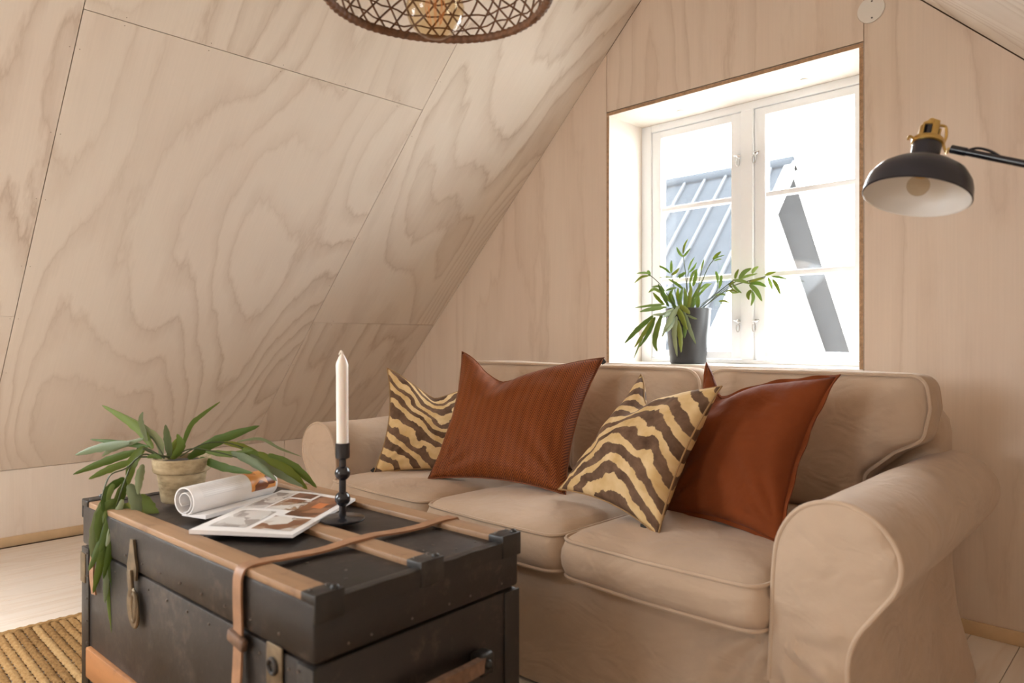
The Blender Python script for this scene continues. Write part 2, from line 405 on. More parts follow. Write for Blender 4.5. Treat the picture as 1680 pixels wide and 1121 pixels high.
def jute():
    N = Nd('braided_jute'); co = N.coord('Object', (60, 90, 60)); n = N.noise(co, 1.0, 4, 0.7); b = N.noise(N.coord('Object'), 3, 2); w = N.rnd(1.0)
    c = N.ramp(N.math('ADD', N.math('MULTIPLY', n, 0.7), N.math('MULTIPLY', w, 0.3)), [(0.25, srgb(104, 74, 42)), (0.5, srgb(150, 116, 74)), (0.75, srgb(180, 148, 104))])
    N.bump(n, 0.6, 0.004)
    return N.fin(c, 0.9, spec=0.1)
M_JUTE = jute()
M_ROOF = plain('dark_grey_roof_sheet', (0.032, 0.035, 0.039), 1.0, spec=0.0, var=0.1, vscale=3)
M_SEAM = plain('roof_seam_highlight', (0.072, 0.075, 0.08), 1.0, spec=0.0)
M_RENDER = plain('white_house_board', (0.80, 0.79, 0.76), 0.7)
M_SOFFIT = plain('grey_soffit_board', (0.020, 0.020, 0.0215), 0.9, var=0.2, vscale=4)
M_GROUND = plain('pale_gravel_ground', (0.30, 0.29, 0.26), 0.9, var=0.2, vscale=2)

# ------------------------------------------------------------------ the setting
def frame_m(origin, u, v):
    u = Vector(u).normalized(); v = Vector(v); v = (v-u*v.dot(u)).normalized(); n = u.cross(v)
    m = Matrix((u, v, n)).transposed().to_4x4(); m.translation = Vector(origin); return m
def panel(name, mat, parent, m, poly, th=0.012, gap=0.0014):
    """sheet in its own frame m: x across, y along the grain, z out of the wall"""
    cx = sum(p[0] for p in poly)/len(poly); cy = sum(p[1] for p in poly)/len(poly)
    q = []
    for x, y in poly:
        dx, dy = cx-x, cy-y
        q.append((x-cx+math.copysign(min(gap, abs(dx)), dx), y-cy+math.copysign(min(gap, abs(dy)), dy)))
    mm = m @ Matrix.Translation((cx, cy, 0))
    mb = MB(); mb.prism(q, Matrix.Identity(4), th); o = mb.build(name, mat, None, smooth=False)
    o.matrix_world = mm
    if parent is not None: o.parent = parent
    return o
SL = math.sqrt(1+M*M)
def zl(x): return KZ+M*(x-K)

floor = MB().box((K-0.2, YR-0.2, -0.05), (XR+0.2, D+0.2, -0.022)).build('floor', M_CORE, None, False); tag(floor, kind='structure', label='pale soaped pine board floor')
pw = 0.137; nb = int((XR-K)/pw)+1
pm = MB().bevbox((-pw/2+0.0008, 0, -0.022), (pw/2-0.0008, D-YR, 0), 0.0012, seg=1).mesh('plank', M_FLOOR, None, False)
for i in range(nb):
    o = bpy.data.objects.new('plank', pm); COL.objects.link(o); o.location = (K+0.03+pw*(i+0.5), YR, 0); o.parent = floor

# gable wall with the window
wb = MB()
wb.box((K-0.3, D+0.012, -0.05), (WL-0.02, D+0.3, APZ+0.3)); wb.box((WR+0.02, D+0.012, -0.05), (XR+0.3, D+0.3, APZ+0.3))
wb.box((WL-0.02, D+0.012, -0.05), (WR+0.02, D+0.3, WB-0.03)); wb.box((WL-0.02, D+0.012, WT+0.02), (WR+0.02, D+0.3, APZ+0.3))
wall_back = wb.build('wall_back', M_CORE, None, False); tag(wall_back, kind='structure', label='plywood gable wall around the window')
gm = frame_m((0, D+0.012, 0), (1, 0, 0), (0, 0, 1))       # local z points to -Y, into the room
SX0, SX1 = WL-0.016, WR+0.016
zr = lambda x: APZ-M*(x-APX)
panel('plywood_panel', M_PLYG, wall_back, gm, [(K, 0), (SX0, 0), (SX0, zl(SX0)), (K, KZ)])
panel('plywood_panel', M_PLYG, wall_back, gm, [(SX0, WT+0.02), (SX1, WT+0.02), (SX1, zr(SX1)), (APX, APZ), (SX0, zl(SX0))])
panel('plywood_panel', M_PLYG, wall_back, gm, [(SX0, 0), (SX1, 0), (SX1, WB-0.026), (SX0, WB-0.026)])
panel('plywood_panel', M_PLYG, wall_back, gm, [(SX1, 0), (XR, 0), (XR, KZ), (SX1, zr(SX1))])

# left roof slope: x axis along depth, y axis up the slope
sm = frame_m((K, 0, KZ), (0, 1, 0), (1, 0, M))
sm = Matrix(((0, 1/SL, 0, K), (1, 0, 0, 0), (0, M/SL, 0, KZ), (0, 0, 0, 1)))
nrm = Vector((M, 0, -1)).normalized()
for i in range(3): sm[i][2] = -nrm[i]           # z away from the room
def sx(x): return (x-K)*SL
SA, SB = sx(SKX0), sx(SKX1); TOP = sx(APX)
cl_ = MB()
for poly in ([(YR-0.2, -0.1), (SKA, -0.1), (SKA, TOP+0.12), (YR-0.2, TOP+0.12)], [(SKB, -0.1), (D+0.2, -0.1), (D+0.2, TOP+0.12), (SKB, TOP+0.12)], [(SKA, -0.1), (SKB, -0.1), (SKB, SA), (SKA, SA)], [(SKA, SB), (SKB, SB), (SKB, TOP+0.12), (SKA, TOP+0.12)]):
    cl_.prism(poly, sm @ Matrix.Translation((0, 0, 0.0125)), 0.2)
ceil_l = cl_.build('ceiling_left', M_CORE, None, False)
tag(ceil_l, kind='structure', label='left sloping plywood ceiling')
Y2, Y1 = 1.973, 0.641
J1, J2 = sx(-3.402), sx(-2.465)
for y0, y1, js in ((Y2, D, (0, J1, TOP)), (Y1, Y2, (0, J2, TOP)), (SKB, Y1, (0, J1, TOP)), (SKA, SKB, (0, SA)), (SKA, SKB, (SB, TOP)), (YR, SKA, (0, J2, TOP))):
    for a, b in zip(js[:-1], js[1:]):
        panel('plywood_panel', M_PLY, ceil_l, sm, [(y0, a), (y1, a), (y1, b), (y0, b)])
sky_w = empty('added_roof_window', ((SKX0+SKX1)/2, (SKA+SKB)/2, slope_r((SKX0+SKX1)/2))); tag(sky_w, kind='structure', label='unseen roof window added in the left slope to light the room')
fw_ = MB()
for a, b in (((SKA, SA, 0), (SKA+0.03, SB, 0.2)), ((SKB-0.03, SA, 0), (SKB, SB, 0.2)), ((SKA+0.03, SA, 0), (SKB-0.03, SA+0.03, 0.2)), ((SKA+0.03, SB-0.03, 0), (SKB-0.03, SB, 0.2))): fw_.box(a, b, sm)
fw_.build('frame', M_WHITE, sky_w, False)
MB().box((SKA+0.02, SA+0.02, 0.14), (SKB-0.02, SB-0.02, 0.144), sm).build('pane', M_PANE, sky_w, False)
M_SCREW = plain('panel_screw', (0.36, 0.29, 0.23), 0.5, 0.4)
scm = MB().lathe([(0.0005, 0), (0.0018, 0), (0.0018, -0.0008), (0.0005, -0.001)], Matrix.Identity(4), 8).mesh('screw', M_SCREW)
def screw(parent, m, x, y):
    o = bpy.data.objects.new('screw', scm); COL.objects.link(o); o.matrix_world = m @ Matrix.Translation((x, y, 0.0)); o.parent = parent
for yj in (Y1, Y2):
    for k in range(9):
        for dx in (-0.014, 0.014): screw(ceil_l, sm, yj+dx, 0.10+0.30*k+0.02*(k % 2))
for k in range(5):
    for dy in (-0.014, 0.014): screw(ceil_l, sm, Y1+0.12+0.27*k, J2+dy)
for k in range(3):
    for dy in (-0.014, 0.014): screw(ceil_l, sm, Y2+0.12+0.30*k, J1+dy)
# right roof slope
rm = Matrix(((0, -1/SL, 0, XR), (1, 0, 0, 0), (0, M/SL, 0, KZ), (0, 0, 0, 1)))
nr = Vector((-M, 0, -1)).normalized()
for i in range(3): rm[i][2] = -nr[i]
ceil_r = MB().prism([(YR-0.2, -0.1), (D+0.2, -0.1), (D+0.2, TOP+0.12), (YR-0.2, TOP+0.12)], rm @ Matrix.Translation((0, 0, 0.0125)), 0.2).build('ceiling_right', M_CORE, None, False)
tag(ceil_r, kind='structure', label='right sloping plywood ceiling')
for y0, y1, js in ((1.45, D, (0, TOP)), (0.12, 1.45, (0, J2, TOP)), (-1.21, 0.12, (0, J1, TOP)), (YR, -1.21, (0, J2, TOP))):
    for a, b in zip(js[:-1], js[1:]):
        panel('plywood_panel', M_PLY, ceil_r, rm, [(y0, a), (y1, a), (y1, b), (y0, b)])
# knee walls
wall_l = MB().box((K-0.2, YR-0.2, -0.05), (K-0.0125, D+0.2, KZ+0.0)).build('wall_left', M_CORE, None, False); tag(wall_l, kind='structure', label='low plywood knee wall under the left slope')
km = frame_m((K-0.012, 0, 0), (0, 1, 0), (0, 0, 1))
for y0, y1 in ((2.2, D), (-0.22, 2.2), (YR, -0.22)): panel('plywood_panel', M_PLYK, wall_l, km, [(y0, 0), (y1, 0), (y1, KZ), (y0, KZ)])
wall_r = MB().box((XR+0.0125, YR-0.2, -0.05), (XR+0.2, D+0.2, KZ)).build('wall_right', M_CORE, None, False); tag(wall_r, kind='structure', label='low plywood knee wall under the right slope')
km2 = frame_m((XR+0.012, 0, 0), (0, -1, 0), (0, 0, 1))
for y0, y1 in ((0.3, D), (YR, 0.3)): panel('plywood_panel', M_PLYK, wall_r, km2, [(-y1, 0), (-y0, 0), (-y0, KZ), (-y1, KZ)])
# rear gable, behind the camera, with an unseen window added for its light
wf = MB()
wf.box((K-0.3, YR-0.25, -0.05), (RWL, YR, APZ+0.3)); wf.box((RWR, YR-0.25, -0.05), (XR+0.3, YR, APZ+0.3))
wf.box((RWL, YR-0.25, -0.05), (RWR, YR, RWB)); wf.box((RWL, YR-0.25, RWT), (RWR, YR, APZ+0.3))
wall_front = wf.build('wall_front', M_PLYG, None, False); tag(wall_front, kind='structure', label='rear gable wall with an added window behind the viewer')
d2 = empty('added_rear_window', ((RWL+RWR)/2, YR-0.1, 0)); tag(d2, kind='structure', label='small unseen window added in the rear gable wall to light the room')
fr = MB()
for x in (RWL+0.03, (RWL+RWR)/2, RWR-0.03): fr.box((x-0.03, YR-0.14, RWB), (x+0.03, YR-0.08, RWT))
for z in (RWB+0.03, RWT-0.03): fr.box((RWL, YR-0.14, z-0.03), (RWR, YR-0.08, z+0.03))
fr.build('frame', M_WHITE, d2, False)
MB().box((RWL+0.02, YR-0.112, RWB+0.02), (RWR-0.02, YR-0.108, RWT-0.02)).build('pane', M_PANE, d2, False)
# baseboards
for nm, a, b in (('baseboard_left', (K, YR, 0), (K+0.012, D, 0.047)), ('baseboard_back', (K+0.012, D-0.012, 0), (XR-0.012, D, 0.047)), ('baseboard_right', (XR-0.012, YR, 0), (XR, D, 0.047))):
    tag(MB().bevbox(a, b, 0.003).build(nm, M_BASE, None), kind='structure')

# ------------------------------------------------------------------ window
YF = 3.094
win = empty('window_1', ((WL+WR)/2, YF, WB)); tag(win, kind='structure', label='white two-sash window with deep plywood reveal')
def bxp(name, a, b, mat, parent, r=0.0): 
    mb = MB()
    (mb.bevbox(a, b, r) if r else mb.box(a, b)); return mb.build(name, mat, parent, smooth=bool(r))
T = 0.016
bxp('reveal_board', (WL-T, D, WB-0.02), (WL, YF+0.03, WT), M_PLYW, win); bxp('reveal_board', (WR, D, WB-0.02), (WR+T, YF+0.03, WT), M_PLYW, win)
bxp('reveal_board', (WL-T, D, WT), (WR+T, YF+0.03, WT+T), M_PLYW, win); bxp('sill_board', (WL-T, D-0.012, WB-0.024), (WR+T, YF+0.03, WB), M_PLYW, win, 0.002)
bxp('edge_band', (WL-T+0.001, D-0.0012, WB), (WL-0.001, D+0.001, WT), M_EDGE, win); bxp('edge_band', (WR+0.001, D-0.0012, WB), (WR+T-0.001, D+0.001, WT), M_EDGE, win)
bxp('edge_band', (WL-T+0.001, D-0.0012, WT+0.001), (WR+T-0.001, D+0.001, WT+T-0.001), M_EDGE, win)
FW = 0.058
for nm, a, b in (('frame_jamb', (WL, YF, WB), (WL+FW, YF+0.09, WT)), ('frame_jamb', (WR-FW, YF, WB), (WR, YF+0.09, WT)), ('frame_head', (WL+FW, YF, WT-0.036), (WR-FW, YF+0.09, WT)), ('frame_sill', (WL+FW, YF, WB), (WR-FW, YF+0.09, WB+0.020)), ('mullion', (-1.512, YF-0.004, WB+0.02), (-1.452, YF+0.09, WT-0.036))):
    bxp(nm, a, b, M_WHITE, win, 0.004)
for x0, x1 in ((WL+FW+0.002, -1.514), (-1.450, WR-FW-0.002)):
    z0, z1 = WB+0.022, WT-0.038; y0, y1 = YF+0.008, YF+0.055; st, rl = 0.052, 0.036
    mb = MB()
    sash = MB().bevbox((x0, y0, z0), (x0+st, y1, z1), 0.004).bevbox((x1-st, y0, z0), (x1, y1, z1), 0.004).bevbox((x0+st-0.003, y0, z0), (x1-st+0.003, y1, z0+rl), 0.004).bevbox((x0+st-0.003, y0, z1-rl), (x1-st+0.003, y1, z1), 0.004).build('sash', M_WHITE, win)
    zz = [z0+rl, 1.303, 1.667, z1-rl]
    for z in zz[1:3]: bxp('muntin', (x0+st-0.002, y0+0.006, z-0.0125), (x1-st+0.002, y1-0.006, z+0.0125), M_WHITE, sash, 0.005)
    for i in range(3): bxp('pane', (x0+st-0.004, y0+0.02, zz[i]), (x1-st+0.004, y0+0.024, zz[i+1]), M_PANE, sash)
def catch(x, z, sgn):
    mb = MB(); y = YF-0.004
    mb.ball((x, y, z), 0.010, 10, (1, 0.7, 1)); mb.tube([(x-0.018*sgn, y-0.006, z+0.004), (x, y-0.012, z), (x+0.012*sgn, y-0.004, z-0.002)], 0.004, 6)
    loop = [(x+0.003*sgn+0.008*math.sin(a), y-0.012, z-0.030-0.020*math.cos(a)) for a in [2*PI*k/14 for k in range(14)]]
    mb.tube(loop, 0.0022, 6, True); mb.build('window_catch', M_STEEL, win)
for z in (1.86, 1.09): catch(-1.522, z, 1); catch(-1.438, z, -1)
for p in ((-1.771, 2.99), (-1.182, 2.995)):
    MB().lathe([(0.0165, 0), (0.0165, -0.003), (0.013, -0.005), (0.003, -0.005)], Matrix.Translation((p[0], p[1], WT)), 20).build('screw_cap', M_DISC, win)

# ------------------------------------------------------------------ sofa
SX = -1.53; SY0, SY1 = 1.50, 2.50
sofa = empty('three_seat_sofa', (SX, 2.0, 0)); tag(sofa, 'cream slipcovered three-seat sofa with rolled arms below the window', 'sofa')
def mirror(ps): return [(2*SX-x, z) for x, z in ps]
arm_prof = [(-0.672, 0.012), (-0.668, 0.20), (-0.660, 0.38), (-0.656, 0.50), (-0.643, 0.582), (-0.598, 0.645), (-0.528, 0.668), (-0.462, 0.650), (-0.418, 0.606), (-0.404, 0.560), (-0.414, 0.512), (-0.450, 0.458), (-0.487, 0.400), (-0.502, 0.340), (-0.498, 0.25), (-0.486, 0.13), (-0.470, 0.012)]
def crease_at(x, z, x0, sg):
    dx, dz = (x-x0)*sg, z-0.375; r = math.hypot(dx, dz)+1e-4; a = math.atan2(dz, dx)
    k = math.sin(a*9.5+4.0*nz((dx*4, 0, dz*6), 1, 6))*math.exp(-((r-0.13)/0.12)**2)*max(0.0, min(1.0, 0.6-a*1.2))
    return -0.011*k+0.004*nz((x*9, 0, z*13), 1, 3)
for side in (0, 1):
    pr = arm_prof if side == 0 else mirror(arm_prof)
    sg = 1 if side == 0 else -1
    cur = catmull([(x, 0, z) for x, z in pr], 6)
    cen = Vector((-0.57, 0, 0.36)) if side == 0 else Vector((2*SX+0.57, 0, 0.36))
    rings = []
    ys = [SY0-0.006, SY0+0.004]+[SY0+0.03+(SY1-SY0-0.06)*i/26 for i in range(27)]+[SY1-0.01, SY1]
    ins = [0.02, 0.0]+[0.0]*27+[0.03, 0.10]
    for y, q in zip(ys, ins):
        ring = []
        for p in cur:
            c2 = Vector((cen.x+0.025*sg*max(0, min(1, (p.z-0.35)/0.2)), 0, min(max(p.z, 0.10), 0.555)))
            w = p+(c2-p)*q
            w.y = y
            if y > SY0:
                t = (y-SY0)/(SY1-SY0)
                out = sg*(0.012*max(0, 1-w.z/0.36)*math.sin(y*19+side)+0.012*nz((w.x*0.5, y*3, w.z*4), 1.0, 3+side))
                if w.z < 0.42 and (w.x-cen.x)*sg > 0: w.x += out - sg*0.022*t*(1 if w.z > 0.2 else w.z/0.2)
                w += Vector((0, 0, 0.005*nz((w.x*2, y*5, w.z*2), 1.0, 8+side)))
            if y <= SY0:      # soft creases on the arm front
                w.y += crease_at(w.x, w.z, -0.672 if side == 0 else 2*SX+0.672, sg)*min(1, q*8)
            ring.append(w)
        rings.append(ring)
    amb = MB().rings(rings, True, False, True)
    r0 = rings[0]; nh = len(r0)//2
    def front(u, v):                      # soft front panel between the two piped edges
        i = v*(nh-1); k = int(i); f = i-k; g = lambda q: r0[max(0, min(len(r0)-1, q))]
        a = g(k).lerp(g(k+1), f); b = g(len(r0)-1-k).lerp(g(len(r0)-2-k), f)
        p = a.lerp(b, u); e = min(1.0, 5*u*(1-u), 8*(1-v))
        p.y = SY0-0.006-0.010*e+crease_at(p.x, p.z, -0.672 if side == 0 else 2*SX+0.672, sg)*e
        return p
    amb.grid(28, 60, front)
    arm = amb.build('arm', M_SOFA, sofa, 60)
    pipe = [Vector((p.x, SY0-0.004, p.z)) for p in cur[8:-4]]
    MB().tube(pipe, 0.0055, 8).build('piping', M_PIPE, arm)
# seat deck and front skirt
XI0, XI1 = 2*SX+0.664, -0.664
def skirt(u, v):
    x = XI0+(XI1-XI0)*u; z = 0.012+0.350*v
    y = SY0+0.012+0.010*math.sin(x*9+v*2)*(1-v)+0.008*nz((x*5, 0, z*4), 1.0, 2)*(1-0.5*v)
    for xe, sg in ((XI0, 1), (XI1, -1)):
        dx, dz = (x-xe)*sg, z-0.37; r = math.hypot(dx, dz)+1e-4; a = math.atan2(-dz, dx)
        y -= 0.010*math.sin(a*11+3*nz((x*3, 0, z*5), 1, 2))*math.exp(-((r-0.2)/0.18)**2)
    y -= 0.009*math.sin(z*46-x*9+4*nz((x*2.2, 1, z*3), 1, 7))*max(0, nz((x*1.7, 5, z*2), 1, 4)+0.15)
    return (x, y, z)
MB().grid(170, 34, skirt).build('skirt', M_SOFA, sofa)
MB().bevbox((XI0-0.01, SY0+0.035, 0.03), (XI1+0.01, SY1-0.03, 0.355), 0.01).build('seat_base', M_SOFA, sofa)
# back frame
def rrect(x0, x1, y0, y1, r, n=6):
    out = []
    for cx, cy, a0 in ((x1-r, y1-r, 0), (x0+r, y1-r, PI/2), (x0+r, y0+r, PI), (x1-r, y0+r, 1.5*PI)):
        out += [(cx+r*math.cos(a0+PI/2*i/n), cy+r*math.sin(a0+PI/2*i/n)) for i in range(n+1)]
    return out
rg = []
for z, q in ((0.012, 0), (0.3, 0.0), (0.6, 0.0), (0.72, 0.0), (0.76, 0.006), (0.785, 0.02), (0.795, 0.05)):
    rg.append([(x, y+0.004*nz((x*3, 0, z*3), 1, 5), z) for x, y in rrect(2*SX+0.53+q, -0.53-q, 2.36+q*0.8, SY1+0.03-q*0.8, 0.05)])
MB().rings(rg).build('backrest', M_SOFA, sofa)

def round_poly(poly, rad, n=7, dens=0.03):
    """poly [(a,b)], rad per corner -> smooth dense outline"""
    N = len(poly); out = []
    for i in range(N):
        p0, p1, p2 = Vector(poly[i-1]), Vector(poly[i]), Vector(poly[(i+1) % N]); r = rad[i] if isinstance(rad, (list, tuple)) else rad
        d0 = (p0-p1).normalized(); d1 = (p2-p1).normalized(); ang = d0.angle(d1); L = min(r/math.tan(ang/2), 0.48*(p0-p1).length, 0.48*(p2-p1).length)
        a = p1+d0*L; b = p1+d1*L
        for k in range(n+1):
            t = k/n; out.append((1-t)**2*a+2*t*(1-t)*p1+t*t*b)
    res = []
    for i in range(len(out)):
        p, q = out[i], out[(i+1) % len(out)]; m = max(1, int((q-p).length/dens))
        for k in range(m): res.append(p.lerp(q, k/m))
    return res
def cushion(name, poly, rad, to3, h0, h1, crown, mat, parent, seed=0, bulge=0.010, wr=0.004):
    ol = round_poly(poly, rad); c = sum(ol, Vector((0, 0)))/len(ol)
    prof = [(0.97, h0), (0.3, h0), (0.06, h0+0.002), (0.0, h0+0.006), (-bulge, (h0*0.7+h1*0.3)), (-bulge*1.2, (h0+h1)/2), (-bulge, h0*0.3+h1*0.7), (0.0, h1-0.006), (0.012, h1), (0.06, h1+crown*0.30), (0.14, h1+crown*0.58), (0.25, h1+crown*0.80), (0.38, h1+crown*0.93), (0.52, h1+crown), (0.68, h1+crown*1.02), (0.84, h1+crown), (0.97, h1+crown)]
    rings = []
    for q, h in prof:
        ring = []
        for p in ol:
            d = p-c; k = (1-q) if q > 0.012 else 1-q/max(0.15, d.length)
            w = c+d*k
            hh = h+wr*nz((w.x*4, w.y*4, h*2), 1.0, seed)*(1 if q > 0.01 else 0.3)+wr*0.8*nz((w.x*11, w.y*3, h), 1.0, seed+4)*(1 if 0.01 < q else 0.2)
            ring.append(to3(w.x, w.y, hh))
        rings.append(ring)
    o = MB().rings(rings).build(name, mat, parent, 75)
    for h in (h0+0.004, h1-0.002):
        MB().tube([to3(p.x, p.y, h) for p in ol], 0.0052, 6, True).build('piping', M_PIPE, o)
    return o
cw = (XI1-XI0)/3
for i in range(3):
    x0, x1 = XI0+cw*i+0.006, XI0+cw*(i+1)-0.006
    fl = SY0-0.055
    poly = [(x0, fl+0.012), ((x0+x1)/2, fl), (x1, fl+0.012), (x1, 2.30), (x0, 2.30)]
    cushion('seat_cushion', poly, [0.06, 0.4, 0.06, 0.03, 0.03], lambda a, b, h: (a, b, h-0.010*max(0, (b-1.75))), 0.362, 0.466, 0.026, M_SOFA, sofa, seed=11+i*5, bulge=0.012)
TL_ = math.radians(9)
def back3(a, b, h):      # a: x, b: height along the cushion, h: towards the room
    y = 2.335-h*math.cos(TL_)+(b-0.46)*math.sin(TL_)*0.6; z = b+h*math.sin(TL_)*0.25
    return (a, y, z)
XJ = (SX-cw/2, SX+cw/2)
cushion('back_cushion', [(XJ[0]+0.006, 0.475), (XJ[1]-0.006, 0.475), (XJ[1]-0.010, 0.892), (XJ[0]+0.010, 0.892)], [0.03, 0.03, 0.075, 0.075], back3, 0.0, 0.125, 0.045, M_SOFA, sofa, 31, wr=0.008)
Rp = [(XJ[1]+0.006, 0.475), (-0.70, 0.475), (-0.70, 0.60), (-0.62, 0.672), (-0.548, 0.712), (-0.532, 0.80), (-0.545, 0.895), (XJ[1]+0.010, 0.893)]
cushion('back_cushion', Rp, [0.03, 0.03, 0.05, 0.06, 0.05, 0.06, 0.085, 0.075], back3, 0.0, 0.125, 0.045, M_SOFA, sofa, 41, wr=0.008)
Lp = [(2*SX-x, z) for x, z in reversed(Rp)]
cushion('back_cushion', Lp, [0.075, 0.085, 0.06, 0.05, 0.06, 0.05, 0.03, 0.03], back3, 0.0, 0.125, 0.045, M_SOFA, sofa, 51, wr=0.008)

# ------------------------------------------------------------------ throw pillows
def pillow(name, TL, TR, BR, BL, T, mat, dent, label, seed, pinch=0.035, sag=0.02, uvflip=False, u0=0.5, nw=0.010, flange=None, tagpos=None, tagmat=None, group='throw pillows on the sofa'):
    TL, TR, BR, BL = map(Vector, (TL, TR, BR, BL))
    n = (TR-BL).cross(TL-BR).normalized()
    if n.y > 0: n = -n                        # towards the room
    cen = (TL+TR+BR+BL)/4
    top = ((TL+TR)/2-(BL+BR)/2).normalized()
    def base(u, v):
        p = (BL*(1-u)+BR*u)*(1-v)+(TL*(1-u)+TR*u)*v
        e = pinch
        p += ((TR+BR)/2-(TL+BL)/2).normalized()*(e*4*v*(1-v)*(1-2*u))            # side edges in
        p += top*(e*4*u*(1-u)*(1-2*v)*0.8)                                        # top and bottom edges in
        ct = math.exp(-abs((u-u0)/0.26)**1.5)*v**2.2
        p -= top*dent*ct*max(0, min(1, 6*u*(1-u)))
        return p
    def sh(u, v):
        a = max(0, 1-abs(2*u-1)**2.6); b = max(0, 1-abs(2*v-1)**2.6)
        return (a*b)**0.55
    root = empty(name, (cen.x, cen.y, min(BL.z, BR.z)))
    tag(root, label, 'pillow', group)
    mb = MB(); G = 44
    for sgn in (1, -1):
        def fn(u, v):
            b = base(u, v); s = sh(u, v)
            w = nw*(nz((u*3, v*3, sgn), 1.2, seed)+0.5*nz((u*7+v*2, v*7, sgn), 1.0, seed+9))*min(1, s*2)
            crease = -0.55*T*math.exp(-((u-u0)/0.10)**2)*max(0, (v-0.62)/0.38)**1.5 if sgn > 0 else 0
            # radiating corner creases
            rad = 0.006*math.sin(14*math.atan2(v-0.02, u-0.02)+seed)*math.exp(-4*((u)**2+(v)**2))+0.006*math.sin(14*math.atan2(v-0.02, 1-u)+seed)*math.exp(-4*((1-u)**2+v**2))
            return b+n*sgn*(T*s*(0.85+0.15*math.sin(PI*(1-v)))+w+crease*s+rad*min(1, s*2))-Vector((0, 0, sag*s*0.3))
        mb.grid(G, G, fn)
    bm_cover = mb.build('cover', mat, root, 80)
    # weld the two sides along the seam
    bm = bmesh.new(); bm.from_mesh(bm_cover.data); bmesh.ops.remove_doubles(bm, verts=bm.verts, dist=1e-5); bmesh.ops.recalc_face_normals(bm, faces=bm.faces); bm.to_mesh(bm_cover.data); bm.free()
    ed = [base(i/30, 0) for i in range(30)]+[base(1, i/30) for i in range(30)]+[base(1-i/30, 1) for i in range(30)]+[base(0, 1-i/30) for i in range(30)]
    if flange is None:
        MB().tube(ed, 0.0028, 6, True).build('seam', M_SEAMR if mat is M_HERR else M_SEAMZ, root)
    else:
        N = len(ed); rr = []
        for k in range(N):
            o = (ed[k]-cen); o -= n*o.dot(n); o.normalize(); wv = 0.004*math.sin(k*0.9)
            rr.append([ed[k]-o*0.004+n*0.004, ed[k]+o*flange+n*(0.003+wv), ed[k]+o*flange+n*(-0.001+wv), ed[k]-o*0.004-n*0.004])
        rr.append(rr[0]); MB().rings(rr, True, False, False).build('flange', mat, root)
    if tagpos:
        p = base(*tagpos); d = (p-cen).normalized(); m = frame_m(p, d, top)
        MB().bevbox((-0.004, -0.012, -0.0012), (0.014, 0.012, 0.0012), 0.0006, m, 1).build('fabric_tag', tagmat or M_TAG, root)
    return root
pillow('throw_pillow', at(635, 604, 2.93), at(792, 632, 2.98), at(802, 782, 2.72), at(612, 779, 2.73), 0.060, M_ZA, 0.075, 'zebra-print throw pillow leaning against the far left sofa arm', 3, u0=0.5, tagpos=(0, 0.04))
pillow('throw_pillow', at(758, 577, 2.80), at(991, 587, 2.60), at(928, 812, 2.32), at(702, 786, 2.60), 0.085, M_HERR, 0.100, 'rust herringbone throw pillow with a small black tag at its corner', 12, u0=0.36, tagpos=(1, 0.965))
pillow('throw_pillow', at(1052, 614, 2.38), at(1184, 634, 1.98), at(1080, 880, 1.86), at(916, 803, 2.27), 0.080, M_ZB, 0.085, 'large zebra-print throw pillow tilted in front of the rust linen pillow', 21, u0=0.33, tagpos=(0.86, 0))
pillow('throw_pillow', at(1160, 597, 2.30), at(1374, 618, 1.93), at(1282, 897, 1.775), at(1085, 842, 2.13), 0.080, M_LINEN, 0.095, 'plain rust linen throw pillow with a flanged edge beside the right arm', 33, u0=0.22, flange=0.010)

# ------------------------------------------------------------------ rug
RX0, RX1, RY0, RY1 = -2.885, -0.55, -0.55, 1.30
rug = empty('jute_rug', ((RX0+RX1)/2, (RY0+RY1)/2, 0)); tag(rug, 'braided natural jute rug under the black trunk', 'rug')
sp = 0.0265; nrow = int((RY1-RY0)/sp)
def braid(L, n, seed):
    mb = MB(); rr = []
    for i in range(n+1):
        x = L*i/n; ph = x*2*PI/0.030
        ring = []
        for k in range(8):
            a = 2*PI*k/8
            r = 1+0.16*math.sin(ph+a*1.0)+0.08*nz((x*30, a, seed), 1)
            ring.append((x, math.cos(a)*0.0122*r+0.0016*nz((x*12, seed, 0), 1), 0.008+math.sin(a)*0.0075*r))
        rr.append(ring)
    return mb.rings(rr).mesh('braid_row', M_JUTE)
bms = [braid(RX1-RX0-0.03, 260, s) for s in range(3)]
for i in range(nrow):
    o = bpy.data.objects.new('braid_row', bms[i % 3]); COL.objects.link(o); o.parent = rug
    o.location = (RX0+0.015-rug.location.x, RY0+sp*(i+0.5)-rug.location.y, 0)
be = braid(RY1-RY0+0.01, 220, 9)
for x in (RX0, RX1-0.004):
    o = bpy.data.objects.new('edge_braid', be); COL.objects.link(o); o.parent = rug; o.rotation_euler = (0, 0, PI/2); o.scale = (1, 1.15, 1.15)
    o.location = (x-rug.location.x, RY0-0.005-rug.location.y, 0)

